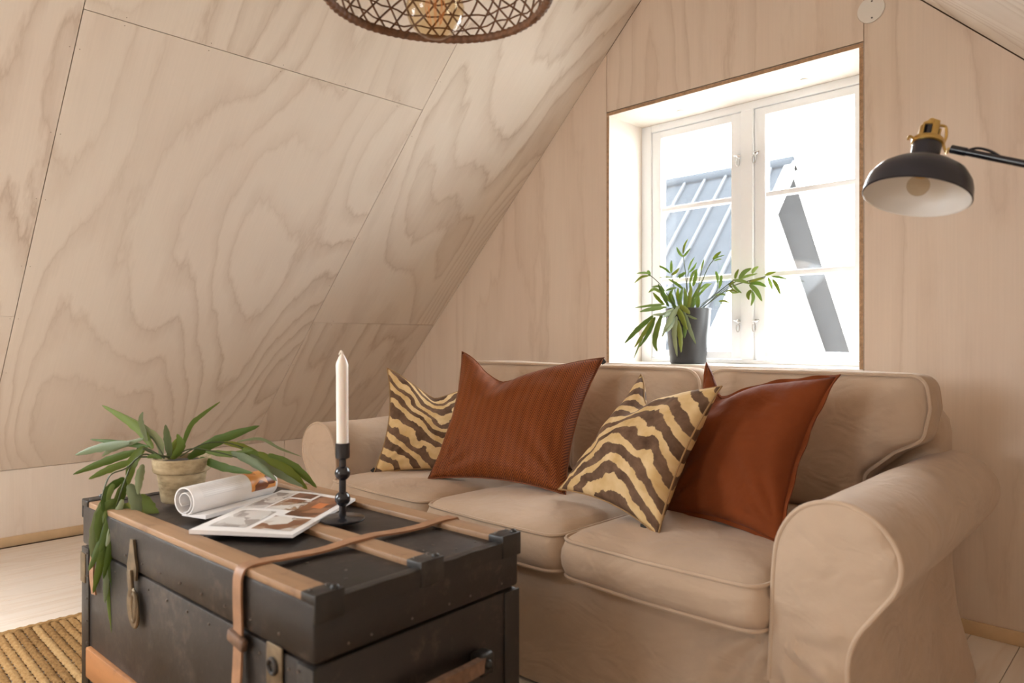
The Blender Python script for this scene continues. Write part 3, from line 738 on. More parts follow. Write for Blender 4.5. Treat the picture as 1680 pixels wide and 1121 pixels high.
# ------------------------------------------------------------------ trunk
TZ, TLN, TW = 0.552, 1.105, 0.53; RUGH = 0.018
trunk = empty('steamer_trunk', (-1.637, 0.859, RUGH), math.radians(3)); tag(trunk, 'old black travel trunk with wooden slats and leather strap, used as coffee table', 'trunk')
HX, HY = TLN/2, TW/2; ZT = TZ-RUGH; ZS = 0.445-RUGH     # local: front is -y, right end is +x
def tp(name, mb, mat, parent=None, smooth=True): return mb.build(name, mat, parent or trunk, smooth, local=True)
tp('base_box', MB().bevbox((-HX, -HY, 0.0), (HX, HY, ZS-0.002), 0.006), M_TRUNK)
lid = tp('lid', MB().bevbox((-HX-0.002, -HY-0.002, ZS+0.002), (HX+0.002, HY+0.002, ZT), 0.008), M_TRUNK)
SLW, SLT = 0.052, 0.013
for y in (-HY+SLW/2+0.001, 0.0, HY-SLW/2-0.001):
    tp('slat', MB().bevbox((-HX+0.01, y-SLW/2, ZT-0.004), (HX-0.012, y+SLW/2, ZT+SLT), 0.004), M_SLAT, lid)
tp('slat', MB().bevbox((-HX+0.052, -HY-0.012, 0.085), (HX-0.05, -HY+0.004, 0.165), 0.004), M_SLAT2)
for sx_ in (-1, 1):      # corner posts of sheet iron
    x0 = sx_*HX; tp('corner_band', MB().bevbox((min(x0, x0-sx_*0.048)-0.003*(sx_ < 0), -HY-0.0035, 0.004), (max(x0, x0-sx_*0.048)+0.003*(sx_ > 0), -HY+0.004, ZS-0.004), 0.0015), M_IRON)
    tp('corner_band', MB().bevbox((x0-0.002, HY-0.045, 0.004), (x0+0.0035 if sx_ > 0 else x0-0.0035+0.004, HY+0.0035, ZS-0.004), 0.0015) if sx_ > 0 else MB().bevbox((x0-0.0035, HY-0.045, 0.004), (x0+0.004, HY+0.0035, ZS-0.004), 0.0015), M_IRON)
# raised iron edge along the right and left rim of the lid
for sx_ in (-1, 1):
    rr = []
    for i in range(41):
        y = -HY+TW*i/40; b = 0.0025*nz((y*22, sx_, 0), 1)
        rr.append([(sx_*(HX+0.004), y, ZT-0.030+b), (sx_*(HX+0.005), y, ZT+0.003+b), (sx_*(HX-0.006), y, ZT+0.005+b), (sx_*(HX-0.020+b), y, ZT+0.0015), (sx_*(HX-0.01), y, ZT-0.01)])
    tp('lid_edging', MB().rings(rr), M_IRON, lid)
    for y in (-HY+SLW/2+0.001, 0.0, HY-SLW/2-0.001):
        cap = MB().bevbox((sx_*(HX-0.016)-0.022, y-SLW/2-0.004, ZT-0.002), (sx_*(HX-0.016)+0.022, y+SLW/2+0.004, ZT+SLT+0.003), 0.004)
        cap.bevbox((sx_*(HX+0.003)-0.004, y-SLW/2-0.003, ZT-0.034), (sx_*(HX+0.003)+0.004, y+SLW/2+0.006, ZT+SLT+0.004), 0.0025)
        cap.ball((sx_*(HX-0.004), y+SLW/2-0.008, ZT+SLT+0.004), 0.0085, 10, (1, 1, 0.8))
        co = tp('slat_clamp', cap, M_IRON, lid)
        for dy in (-0.017, 0.017): tp('nail', MB().ball((sx_*(HX-0.026), y+dy, ZT+SLT+0.003), 0.0042, 8), M_NAIL, lid)
nails = MB()
for y in (-0.19, -0.135, 0.07, 0.12, 0.19):
    for x in (HX-0.05, HX-0.105, HX-0.19, -HX+0.06, 0.02):
        nails.ball((x+random.uniform(-.02, .02), y+random.uniform(-.02, .02), ZT+0.0005), 0.0034, 6, (1, 1, 0.6))
for x in [-HX+0.1+0.1*i for i in range(10)]:
    nails.ball((x, -HY-0.0025, ZS+0.03), 0.0034, 6); nails.ball((x+0.03, -HY-0.0005, ZS-0.025), 0.0034, 6)
for i in range(7): nails.ball((-HX+0.04, -HY-0.004, 0.05+0.06*i), 0.0036, 6); nails.ball((HX-0.04, -HY-0.004, 0.05+0.06*i), 0.0036, 6)
for y in [-HY+0.05+0.085*i for i in range(6)]: nails.ball((HX+0.002, y+random.uniform(-.02, .02), ZS+0.02), 0.0028, 6)
tp('nails', nails, M_NAIL)['kind'] = 'stuff'
# hasp at the left of the front
hx = -0.20
hasp = tp('hasp', MB().prism([(-0.022, 0.0), (0.022, 0.0), (0.028, 0.03), (0.018, 0.055), (0.008, 0.095), (-0.008, 0.095), (-0.018, 0.055), (-0.028, 0.03)], frame_m((hx, -HY-0.003, ZS-0.015), (1, 0, 0), (0, 0, 1)), 0.006), M_BRASSOLD)
rot = Matrix.Translation((hx, -HY-0.012, ZS-0.005)) @ Matrix.Rotation(math.radians(-14), 4, 'Y')
tp('hasp_tongue', MB().lathe([(0.001, -0.003), (0.030, -0.003), (0.031, 0.0), (0.029, 0.003), (0.001, 0.003)], rot @ Matrix.Translation((0, 0, -0.075)) @ Matrix.Diagonal((1.0, 1, 1.6, 1)) @ Matrix.Rotation(PI/2, 4, 'X'), 20).bevbox((-0.011, -0.004, -0.05), (0.011, 0.004, 0.012), 0.002, rot), M_BRASSOLD, hasp)
tp('hasp_loop', MB().tube([Vector((hx+0.028+0.012*math.sin(a), -HY-0.012, ZS-0.075-0.032*math.cos(a))) for a in [2*PI*k/16 for k in range(16)]], 0.006, 8, True), M_BRASSOLD, hasp)
# lock plate at the right of the front
lx = 0.435
lock = tp('lock_plate', MB().bevbox((lx-0.026, -HY-0.007, ZS-0.115), (lx+0.026, -HY-0.001, ZS+0.008), 0.003), M_BRASSOLD)
tp('keyhole_ring', MB().tube([Vector((lx+0.013*math.sin(a), -HY-0.009, ZS-0.03+0.013*math.cos(a))) for a in [2*PI*k/18 for k in range(18)]], 0.004, 8, True).lathe([(0.001, 0), (0.011, 0), (0.011, 0.0012), (0.001, 0.0012)], Matrix.Translation((lx, -HY-0.0075, ZS-0.03)) @ Matrix.Rotation(PI/2, 4, 'X'), 14), M_IRON, lock)
tp('lock_hasp', MB().bevbox((lx-0.022, -HY-0.014, ZS-0.13), (lx+0.022, -HY-0.006, ZS-0.068), 0.004), M_BRASSOLD, lock)
# old lock plate behind the plant, far left
tp('lock_plate', MB().bevbox((-HX-0.006, -HY-0.006, ZS-0.10), (-HX+0.030, -HY-0.001, ZS-0.02), 0.002), M_BRASSOLD)
# leather strap
sxp = HX-0.215
zt = ZT+SLT+0.003
pts = [(sxp+0.012, HY+0.006, ZS-0.10), (sxp+0.012, HY+0.006, ZT-0.03), (sxp+0.010, HY+0.002, ZT+SLT-0.002), (sxp+0.010, HY-0.02, zt), (sxp+0.006, HY-0.055, zt-0.001), (sxp, 0.16, zt-0.006), (sxp-0.006, 0.09, zt-0.005), (sxp-0.006, 0.03, zt), (sxp-0.006, -0.03, zt), (sxp-0.014, -0.10, zt-0.006), (sxp-0.02, -0.18, zt-0.003), (sxp-0.022, -HY+0.04, zt), (sxp-0.022, -HY+0.008, zt), (sxp-0.022, -HY-0.008, zt-0.010), (sxp-0.022, -HY-0.012, ZT-0.03), (sxp-0.018, -HY-0.012, ZS-0.005), (sxp-0.014, -HY-0.016, ZS-0.06), (sxp-0.012, -HY-0.020, ZS-0.12), (sxp-0.022, -HY-0.014, ZS-0.18), (sxp-0.03, -HY-0.016, ZS-0.26), (sxp-0.03, -HY-0.014, ZS-0.34)]
cp = catmull(pts, 5)
def upn(i):
    p = cp[i]
    if p.z > ZT+SLT-0.004: return (0, 0, 1)
    return (0, 1, 0.25) if p.y > 0 else (0, -1, 0.25)
strap = tp('strap', MB().ribbon(cp, 0.030, 0.0045, upn), M_LEATH, None, 60)
m = Matrix.Translation((sxp-0.016, -HY-0.016, ZS-0.012)) @ Matrix.Rotation(math.radians(10), 4, 'Y')
tp('strap_keeper', MB().bevbox((-0.030, -0.007, -0.012), (0.030, 0.007, 0.012), 0.005, m), M_LEATHD, strap)
# leather tab of the second strap, half behind the leaves
tp('strap_tab', MB().ribbon(catmull([(-HX+0.10, -HY-0.004, ZS+0.03), (-HX+0.10, -HY-0.012, ZS-0.05), (-HX+0.105, -HY-0.008, ZS-0.11)], 5), 0.028, 0.004, lambda i: (0, -1, 0)), M_LEATH)
# carrying handle on the right end
hz = ZS-0.118
hp = catmull([(HX+0.008, -0.135, hz-0.012), (HX+0.030, -0.12, hz), (HX+0.042, -0.06, hz+0.006), (HX+0.044, 0.0, hz+0.008), (HX+0.042, 0.06, hz+0.006), (HX+0.030, 0.12, hz), (HX+0.008, 0.135, hz-0.012)], 6)
hnd = tp('handle', MB().ribbon(hp, 0.030, 0.016, lambda i: (1, 0, 0)), M_LEATHD, None, 60)
for sy in (-1, 1):
    tp('handle_cap', MB().bevbox((HX+0.002, sy*0.130-0.024, hz-0.026), (HX+0.040, sy*0.130+0.020, hz+0.022), 0.010, None, 3).ball((HX+0.040, sy*0.126, hz), 0.010, 10), M_IRON, hnd)

# ------------------------------------------------------------------ things on the trunk
ZTOP = TZ+SLT+0.0005        # top of the slats
cb = onz(562, 862, TZ+0.001); cb.z = TZ+0.0008
# candlestick stands on the mid slat edge and the lid: keep it on the slat
cand = empty('candlestick', (cb.x, cb.y, ZTOP)); tag(cand, 'black metal candlestick with two balls on the trunk lid', 'candlestick')
cm = Matrix.Identity(4); PXM = 0.00142
def ck(name, prof, mat): return MB().lathe(prof, Matrix.Identity(4), 36).build(name, mat, cand, 50, local=True)
def ballp(z, r, rr=0.0085): 
    a0 = math.asin(rr/r); return [(r*math.sin(a), z-r*math.cos(a)) for a in [a0+(PI-2*a0)*i/14 for i in range(15)]]
ck('base', [(0.001, 0), (0.052, 0), (0.0535, 0.0015), (0.0535, 0.0045), (0.051, 0.0065), (0.012, 0.0085), (0.0085, 0.011), (0.001, 0.011)], M_BLACK)
ck('stem', [(0.0085, 0.008)]+ballp(0.052, 0.0185)+ballp(0.114, 0.0185)+[(0.0085, 0.150), (0.001, 0.151)], M_BLACK)
ck('cup', [(0.001, 0.145), (0.010, 0.147), (0.0165, 0.151), (0.0172, 0.158), (0.0172, 0.186), (0.0150, 0.187), (0.0145, 0.165), (0.001, 0.165)], M_BLACK)
cdl = empty('dinner_candle', (cb.x, cb.y, ZTOP+0.1655)); tag(cdl, 'white unlit dinner candle standing in the black candlestick', 'candle')
MB().lathe([(0.001, 0), (0.0140, 0), (0.0143, 0.02), (0.0146, 0.20), (0.0150, 0.210), (0.0135, 0.217), (0.0085, 0.228), (0.0050, 0.235), (0.001, 0.236)], Matrix.Rotation(math.radians(-0.6), 4, 'Y'), 28).build('wax', M_WAX, cdl, 50, local=True)
MB().tube([(0.0, 0, 0.234), (-0.003, 0, 0.241), (-0.008, 0.001, 0.243), (-0.012, 0.001, 0.240), (-0.0135, 0, 0.235)], 0.0030, 6).build('wick', M_WICK, cdl, local=True)

# magazine
mag = empty('magazine', (-1.64, 0.84, ZTOP)); tag(mag, 'open interiors magazine with rolled-back pages lying on the trunk', 'magazine')
ZP = ZTOP+0.001
S0, S1, E0, E1 = onz(310, 872, ZP+0.006), onz(462, 806, ZP+0.006), onz(480, 877, ZP+0.008), onz(583, 816, ZP+0.010)
def page(s, t, h=0.0):
    p = (S0*(1-t)+S1*t)*(1-s)+(E0*(1-t)+E1*t)*s
    p = p.copy(); p.z = ZP+h*(1.0)+0.006*math.sin(PI*min(1, s*1.3))*math.sin(0.4+2*t)*0.5*(h > 0.001)
    return p
PH = 0.0095
mb = MB()
rg = []
for i in range(15):
    s = i/14; rg.append([page(s, j/12, PH*(1-0.25*s)) for j in range(13)]+[page(s, 1-j/12, 0.0) for j in range(13)])
mb.rings(rg); mb.build('page_block', M_PAPER, mag, 40)
MB().prism([(0, 0), (1, 0), (1, 1), (0, 1)], Matrix.Identity(4), 0.1)   # unit helper (not linked)
def patch(name, s0, s1, t0, t1, mat, lift=0.0007):
    b = MB()
    b.grid(10, 8, lambda a, c: page(s0+(s1-s0)*a, t0+(t1-t0)*c, PH*(1-0.25*(s0+(s1-s0)*a)))+Vector((0, 0, lift))); b.build(name, mat, mag)
patch('printed_photo', 0.10, 0.48, 0.08, 0.44, P_GREY); patch('printed_photo', 0.54, 0.93, 0.07, 0.36, P_MIX)
patch('printed_photo', 0.30, 0.62, 0.50, 0.78, P_MIX); patch('printed_photo', 0.60, 0.93, 0.40, 0.93, P_BROWN)
patch('printed_photo', 0.04, 0.27, 0.50, 0.92, P_GREY); patch('printed_photo', 0.30, 0.56, 0.82, 0.95, P_BROWN)
patch('printed_photo', 0.72, 0.84, 0.62, 0.76, P_GLOW, 0.0011)
# back pages under the roll
C0 = at(302, 838, 1.735); C1 = at(440, 797, 1.985)
ax = (C1-C0).normalized(); RR = 0.036
C0 = Vector((C0.x, C0.y, ZP+RR+0.001)); C1 = Vector((C1.x, C1.y, ZP+RR+0.001)); ax = (C1-C0).normalized()
sd = ax.cross(UP).normalized()         # to the right, towards the open page
if sd.dot(RGT) < 0: sd = -sd
def roll_sheet(r0, r1, a0, a1, th, n=40, m=10):
    rr = []
    for i in range(n+1):
        f = i/n; a = a0+(a1-a0)*f; r = r0+(r1-r0)*f
        dirv = sd*math.cos(a)+UP*math.sin(a)
        rr.append([C0.lerp(C1, j/m)+dirv*r for j in range(m+1)]+[C0.lerp(C1, 1-j/m)+dirv*(r-th) for j in range(m+1)])
    return MB().rings(rr)
roll_sheet(RR, RR*0.93, math.radians(-75), math.radians(285), 0.0035).build('rolled_pages', M_PAPER, mag, 60)
roll_sheet(RR*0.80, RR*0.42, math.radians(265), math.radians(600), 0.0022).build('rolled_pages', M_PAPER, mag, 60)
MB().rings([[C0.lerp(C1, t)+sd*(-0.008)+UP*(-RR+0.002), C0.lerp(C1, t)+sd*0.075+UP*(-RR+0.0095), C0.lerp(C1, t)+sd*0.075+UP*(-RR), C0.lerp(C1, t)+sd*(-0.008)+UP*(-RR)] for t in (0, 0.5, 1)]).build('spine', M_PAPER, mag, False)
def rpatch(t0, t1, a0, a1, mat):
    b = MB(); b.grid(14, 8, lambda u, v: C0.lerp(C1, t0+(t1-t0)*v)+(sd*math.cos(a0+(a1-a0)*u)+UP*math.sin(a0+(a1-a0)*u))*(RR*(1-0.07*((a0+(a1-a0)*u)+1.309)/6.28)+0.0006)); b.build('printed_photo', mat, mag)
rpatch(0.66, 0.97, math.radians(-15), math.radians(105), P_ORANGE)
for k in range(9): rpatch(0.10, 0.56, math.radians(12+k*8), math.radians(14+k*8), P_TEXT)

# plants -------------------------------------------------------------
VIEW = Vector((0, 0, 1))
def leaf_mesh(pts, w, serr, twist, n=12, fold=0.25):
    c = catmull(pts, max(3, n//(len(pts)-1))); N = len(c); rr = []
    for i, p in enumerate(c):
        t = (c[min(N-1, i+1)]-c[max(0, i-1)]).normalized()
        vd = (VIEW-p).normalized(); sdv = t.cross(vd); sdv = sdv.normalized() if sdv.length > 1e-4 else t.orthogonal().normalized()
        sdv = (Matrix.Rotation(twist, 3, t) @ sdv); nn = t.cross(sdv).normalized()
        f = i/(N-1); k = (math.sin(PI*min(1, f*0.93+0.05))**0.75)*(1-0.35*f) if f < 0.999 else 0.04
        k *= 1+serr*math.sin(i*2.4)
        hw = max(0.0006, w/2*k)
        rr.append([p-sdv*hw+nn*hw*fold, p-nn*hw*0.12, p+sdv*hw+nn*hw*fold, p+nn*0.0010])
    return MB().rings(rr, True, True, True)
def put_leaf(parent, cr, px, wpx, d0, d1, mat, serr=0.0, name='leaf', stem=False, ymax=None):
    ox, oy, sc = cr; N = len(px)
    ds = d0 if isinstance(d0, (list, tuple)) else [d0+(d1-d0)*i/(N-1) for i in range(N)]
    pts = []
    for (x, y), d in zip(px, ds):
        r_ = (ox+x/sc-840)/FPX
        if ymax: d = min(d, ymax/(_c+r_*_s))      # stay on the room side of the window
        pts.append(at(ox+x/sc, oy+y/sc, d))
    if stem: MB().tube(catmull(pts, 5), wpx/sc*ds[0]/FPX/2, 5).build('stem', mat, parent); return
    leaf_mesh(pts, wpx/sc*ds[N//2]/FPX*1.14, serr, random.uniform(-0.35, 0.35)).build(name, mat, parent, 70)
pb = onz(289, 824, ZTOP); pb = Vector((pb.x-0.012, pb.y+0.02, ZTOP))
plant = empty('potted_trailing_cactus', (pb.x, pb.y, ZTOP)); tag(plant, 'trailing green leaf cactus in an aged clay pot on the trunk', 'potted plant')
k = 0.00163
pot = MB().lathe([(0.001, 0), (0.049, 0), (0.052, 0.003), (0.0625, 0.078), (0.0690, 0.080), (0.0725, 0.084), (0.0745, 0.112), (0.0735, 0.117), (0.069, 0.118), (0.064, 0.104), (0.001, 0.104)], Matrix.Identity(4), 36).build('pot', M_TERRA, plant, 40, local=True)
MB().lathe([(0.001, 0.104), (0.063, 0.1045), (0.04, 0.108), (0.001, 0.110)], Matrix.Identity(4), 24).build('soil', M_SOIL, plant, local=True)
PD = (pb-Vector((0, 0, 1))).dot(FWD)
CR1 = (90, 640, 3.114)
B, Yl, Pl = M_LEAF, M_LEAFY, M_LEAFP
L1 = [([(500, 300), (440, 215), (350, 145), (240, 78)], 46, 0.0, 0.05, B), ([(545, 340), (530, 260), (450, 190), (350, 125)], 40, 0.0, 0.06, Pl), ([(470, 260), (440, 160), (450, 112)], 26, 0, .05, Pl),
 ([(590, 350), (575, 250), (565, 178)], 38, 0, -.02, Pl), ([(600, 355), (645, 290), (625, 225)], 46, -.03, -.05, B), ([(585, 355), (600, 300), (640, 235)], 40, 0, 0.02, Yl), ([(640, 330), (690, 190), (750, 130), (845, 60)], 26, 0, .04, B),
 ([(680, 350), (830, 260), (1045, 183)], 56, 0, .02, B), ([(740, 348), (860, 395), (1010, 425)], 44, 0, -.06, B), ([(770, 315), (900, 328), (1015, 308)], 34, 0, 0, B),
 ([(900, 320), (1020, 375), (1135, 465)], 46, 0, -.04, Pl), ([(960, 300), (1110, 395), (1240, 478)], 64, 0, .02, B), ([(1040, 320), (1190, 415), (1290, 508)], 52, 0, .0, Yl), ([(1090, 330), (1230, 400), (1338, 500)], 46, 0, .03, B), ([(1000, 330), (1150, 430), (1270, 495)], 40, 0, -.02, Pl),
 ([(930, 265), (1050, 250), (1150, 300), (1258, 340)], 16, 0, .05, Pl), ([(860, 268), (960, 290), (1065, 335)], 30, 0, .03, Yl),
 ([(480, 290), (340, 270), (180, 252)], 30, 0, .04, B), ([(380, 270), (230, 295), (103, 332)], 46, 0, .03, Pl), ([(420, 312), (270, 362), (93, 432)], 44, 0, .0, B), ([(400, 362), (280, 405), (172, 456)], 40, 0, -.03, B), ([(450, 250), (300, 300), (240, 340)], 30, 0, 0.05, Pl),
 ([(460, 290), (400, 370), (375, 485)], 56, 0, -.09, B), ([(450, 380), (432, 450), (425, 535)], 42, 0, -.10, Pl), ([(355, 450), (270, 520), (245, 625)], 46, -.06, -.12, B), ([(365, 460), (320, 580), (248, 685)], 54, -.06, -.12, B),
 ([(250, 560), (208, 720), (190, 860)], 56, -.1, -.13, Pl), ([(335, 590), (260, 740), (172, 925)], 58, -.1, -.14, B), ([(310, 630), (292, 780), (248, 965)], 46, -.11, -.15, B), ([(285, 720), (240, 870), (196, 1040)], 46, -.12, -.14, B), ([(275, 790), (298, 950), (330, 1115)], 42, -.12, -.13, B), ([(262, 880), (275, 1040), (296, 1262)], 34, -.12, -.13, B), ([(330, 610), (345, 650), (320, 720)], 36, -.1, -.12, Pl),
 ([(300, 560), (235, 640), (215, 780)], 50, -.1, -.13, B), ([(300, 600), (275, 700), (232, 830)], 52, -.1, -.14, B), ([(345, 560), (300, 690), (262, 800)], 44, -.1, -.14, Pl), ([(265, 840), (262, 960), (255, 1090)], 34, -.12, -.14, Pl), ([(300, 480), (262, 560), (250, 690)], 40, -.08, -.12, B),
 ([(380, 480), (412, 560), (425, 690)], 64, -.08, -.115, Pl), ([(435, 535), (478, 600), (535, 668)], 70, -.08, -.10, B), ([(350, 585), (450, 640), (620, 702)], 54, -.09, -.10, B), ([(470, 345), (510, 338), (548, 352)], 26, -.06, -.06, B), ([(360, 590), (400, 600), (480, 660)], 40, -.09, -.10, Yl)]
for px, w, a, b_, mt in L1: put_leaf(plant, CR1, px, w, PD+a, PD+b_, mt, 0.10)
for px, w, a, b_ in (([(640, 340), (760, 275), (880, 270), (1000, 310)], 7, -.03, .02), ([(560, 350), (470, 300), (420, 300)], 9, 0, 0), ([(540, 350), (450, 330), (365, 400), (280, 440), (238, 560)], 8, -.03, -.12), ([(530, 350), (420, 350), (360, 460), (300, 650), (270, 800)], 9, -.04, -.12), ([(560, 345), (500, 250), (440, 210)], 8, 0, .03), ([(600, 345), (700, 300), (840, 320), (930, 345)], 7, -.03, -.03), ([(590, 345), (520, 330), (450, 300)], 10, -.02, -.05)):
    put_leaf(plant, CR1, px, w, PD+a, PD+b_, M_STEM, stem=True)
# window plant
wp = Vector((-1.704, 2.948, WB+0.0005))
wpl = empty('potted_bamboo_cactus', wp); tag(wpl, 'leafy green plant in a charcoal pot on the window sill', 'potted plant')
MB().lathe([(0.001, 0), (0.076, 0), (0.082, 0.003), (0.0835, 0.012), (0.084, 0.035), (0.0855, 0.037), (0.1045, 0.252), (0.1055, 0.256), (0.104, 0.259), (0.100, 0.257), (0.096, 0.225), (0.001, 0.225)], Matrix.Identity(4), 40).build('pot', M_POT, wpl, 40, local=True)
MB().lathe([(0.001, 0.226), (0.095, 0.226), (0.05, 0.234), (0.001, 0.237)], Matrix.Identity(4), 24).build('soil', M_SOIL, wpl, local=True)
WD = (wp-Vector((0, 0, 1))).dot(FWD)
CR7 = (1020, 380, 4.671)
L7 = [([(440, 570), (370, 680), (308, 812)], 44, Pl), ([(430, 585), (462, 660), (502, 755)], 48, Yl), ([(420, 650), (402, 780), (425, 960)], 40, Pl), ([(430, 680), (450, 800), (455, 928)], 42, Yl), ([(475, 610), (510, 720), (568, 862)], 38, Pl), ([(310, 630), (270, 740), (250, 850), (272, 918)], 46, B), ([(255, 655), (210, 770), (138, 885)], 32, B), ([(245, 660), (170, 780), (97, 890)], 32, Yl), ([(240, 645), (120, 750), (22, 858)], 42, B), ([(170, 790), (130, 880), (93, 972)], 14, B), ([(345, 580), (240, 592), (138, 615)], 36, B), ([(340, 560), (220, 568), (98, 585)], 22, B), ([(445, 565), (490, 598), (522, 632)], 44, Yl), ([(400, 590), (330, 630), (235, 640)], 30, Pl), ([(480, 640), (487, 740), (480, 818)], 32, B), ([(500, 640), (550, 662), (578, 672)], 20, Pl), ([(410, 660), (380, 720), (348, 768)], 34, Pl), ([(400, 620), (350, 640), (310, 662)], 30, Pl)]
for px, w, mt in L7: put_leaf(wpl, CR7, px, w, WD-0.10, WD-0.15, mt, 0.10, ymax=3.05-random.uniform(0, .05))
U7 = [([(400, 590), (392, 530), (368, 450)], 32, B), ([(360, 575), (312, 480), (280, 398)], 30, B), ([(330, 565), (272, 510), (240, 468)], 30, Yl), ([(440, 585), (452, 500), (470, 425)], 32, B), ([(480, 592), (490, 510), (480, 428)], 34, B), ([(510, 592), (522, 500), (532, 415)], 34, Yl), ([(540, 588), (572, 500), (602, 398)], 30, B), ([(580, 592), (584, 530), (576, 455)], 34, B), ([(520, 585), (560, 490), (618, 372)], 26, B), ([(470, 440), (420, 400), (355, 362)], 24, B), ([(545, 420), (565, 350), (572, 288)], 30, B), ([(520, 400), (545, 320), (582, 288)], 22, M_LEAFB), ([(410, 565), (340, 500), (298, 470)], 30, B), ([(465, 580), (430, 500), (432, 430)], 32, Yl), ([(545, 592), (560, 520), (640, 440)], 26, M_LEAFB), ([(495, 590), (530, 470), (520, 380)], 28, B), ([(420, 585), (370, 500), (395, 440)], 28, B), ([(600, 470), (640, 430), (690, 395)], 20, M_LEAFB), ([(590, 450), (640, 410), (670, 400)], 16, M_LEAFB), ([(300, 470), (250, 440), (205, 468)], 26, M_LEAFB), ([(420, 430), (370, 440), (335, 455)], 20, M_LEAFB), ([(530, 590), (545, 560), (560, 500)], 30, Pl), ([(350, 540), (300, 430), (230, 425)], 22, M_LEAFB)]
for px, w, mt in U7: put_leaf(wpl, CR7, px, w, WD-0.03+random.uniform(-.04, .04), WD+random.uniform(-.07, .05), mt, 0.06, ymax=3.05-random.uniform(0, .05))
B7 = [([(470, 170), (480, 110), (506, 58)], 18), ([(467, 192), (440, 160), (420, 118)], 22), ([(473, 194), (500, 160), (526, 128)], 18), ([(698, 214), (728, 180), (762, 153)], 26), ([(700, 218), (740, 195), (790, 180)], 10), ([(706, 226), (740, 214), (768, 212)], 11), ([(868, 362), (878, 325), (896, 288)], 24), ([(898, 362), (940, 310), (994, 282)], 36), ([(858, 374), (920, 378), (985, 402)], 28), ([(975, 388), (1030, 370), (1095, 358)], 20), ([(985, 398), (1050, 398), (1115, 426)], 30), ([(978, 408), (1030, 455), (1075, 535)], 38), ([(992, 448), (968, 485), (975, 525)], 30), ([(1000, 458), (1008, 510), (990, 570)], 26), ([(1000, 322), (1018, 290), (1048, 268)], 28), ([(1098, 337), (1140, 320), (1184, 308)], 22), ([(1148, 345), (1210, 350), (1272, 366)], 20), ([(1122, 352), (1140, 400), (1156, 448)], 26), ([(1155, 366), (1190, 420), (1215, 485)], 28), ([(720, 305), (735, 350), (735, 402)], 24), ([(764, 335), (756, 390), (744, 440)], 28), ([(745, 535), (790, 533), (832, 552)], 18), ([(755, 545), (778, 558), (797, 577)], 9), ([(848, 398), (880, 440), (918, 472)], 22), ([(796, 462), (850, 448), (892, 470)], 18), ([(198, 300), (210, 320), (216, 344)], 28), ([(212, 325), (170, 316), (112, 322)], 18), ([(208, 338), (150, 350), (96, 396)], 20), ([(288, 263), (330, 285), (374, 322)], 22), ([(380, 318), (380, 270), (381, 220)], 24), ([(384, 332), (415, 310), (442, 278)], 24), ([(508, 300), (530, 240), (558, 196)], 15), ([(518, 312), (550, 280), (573, 238)], 18), ([(608, 302), (620, 250), (632, 212)], 14), ([(438, 358), (470, 325), (494, 313)], 26), ([(905, 365), (950, 345), (1040, 322)], 22), ([(860, 385), (830, 410), (850, 440)], 22), ([(820, 455), (860, 470), (915, 462)], 16), ([(720, 490), (770, 480), (800, 490)], 18), ([(290, 355), (340, 348), (390, 352)], 10), ([(470, 345), (450, 330), (425, 358)], 16)]
for i, (px, w) in enumerate(B7):
    d = WD+random.uniform(-.07, .05); put_leaf(wpl, CR7, px, w, d, d+random.uniform(-.02, .02), M_LEAFB if i % 3 else M_LEAFY, 0.0, ymax=3.05-random.uniform(0, .05))
for px, w in (([(500, 570), (492, 350), (470, 180)], 7), ([(560, 540), (650, 300), (705, 215)], 7), ([(590, 590), (760, 450), (862, 368)], 8), ([(610, 592), (800, 450), (900, 400), (1105, 345)], 8), ([(620, 590), (740, 480), (850, 400), (905, 365)], 6), ([(400, 560), (300, 410), (205, 325)], 7), ([(430, 560), (400, 420), (382, 322)], 6), ([(520, 560), (500, 400), (515, 300)], 6), ([(560, 560), (590, 400), (612, 300)], 6), ([(610, 560), (720, 470), (735, 400)], 5), ([(980, 390), (1000, 430), (1000, 460)], 5)):
    put_leaf(wpl, CR7, px, w, WD-0.02, WD+random.uniform(-.05, .03), M_STEM, stem=True, ymax=3.03)

# ------------------------------------------------------------------ reading lamp
LD = 1.5
ae = at(1562, 245, LD-0.012); am = at(1680, 269, LD-0.10); ad = (am-ae).normalized()
aend = ae+ad*((0.32-ae.x)/ad.x)
lamp = empty('reading_lamp', (aend.x, aend.y, 0)); tag(lamp, 'blue-black floor reading lamp with brass joint and round shade above the sofa arm', 'lamp')
axv = (RGT*0.27+UP*0.95+FWD*0.12).normalized()
lc = at(1502, 325, LD); lx_ = axv.orthogonal().normalized(); ly_ = axv.cross(lx_)
lm = Matrix((lx_, ly_, axv)).transposed().to_4x4(); lm.translation = lc
LR = 0.1035
lm = lm @ Matrix.Diagonal((1, 1, 1.10, 1))
shade = MB().lathe([(LR-0.001, 0.0), (LR+0.0015, 0.002), (LR+0.001, 0.006), (LR-0.001, 0.022), (LR-0.005, 0.036), (LR-0.016, 0.052), (LR-0.034, 0.064), (LR-0.058, 0.073), (0.042, 0.078), (0.031, 0.081), (0.028, 0.084), (0.028, 0.118), (0.026, 0.121), (0.001, 0.121)], lm, 56, False, True).build('lamp_shade', M_NAVY, lamp, 40)
MB().lathe([(LR-0.001, 0.0), (LR-0.003, 0.001), (LR-0.005, 0.022), (LR-0.010, 0.034), (LR-0.022, 0.048), (LR-0.040, 0.060), (LR-0.062, 0.069), (0.030, 0.075), (0.001, 0.076)], lm, 56, False, True).build('shade_lining', M_LINING, shade, 40)
MB().lathe([(0.001, 0.072), (0.0145, 0.072), (0.0145, 0.048), (0.013, 0.046), (0.001, 0.046)], lm, 20).build('bulb_socket', M_BRASS, lamp, 40)
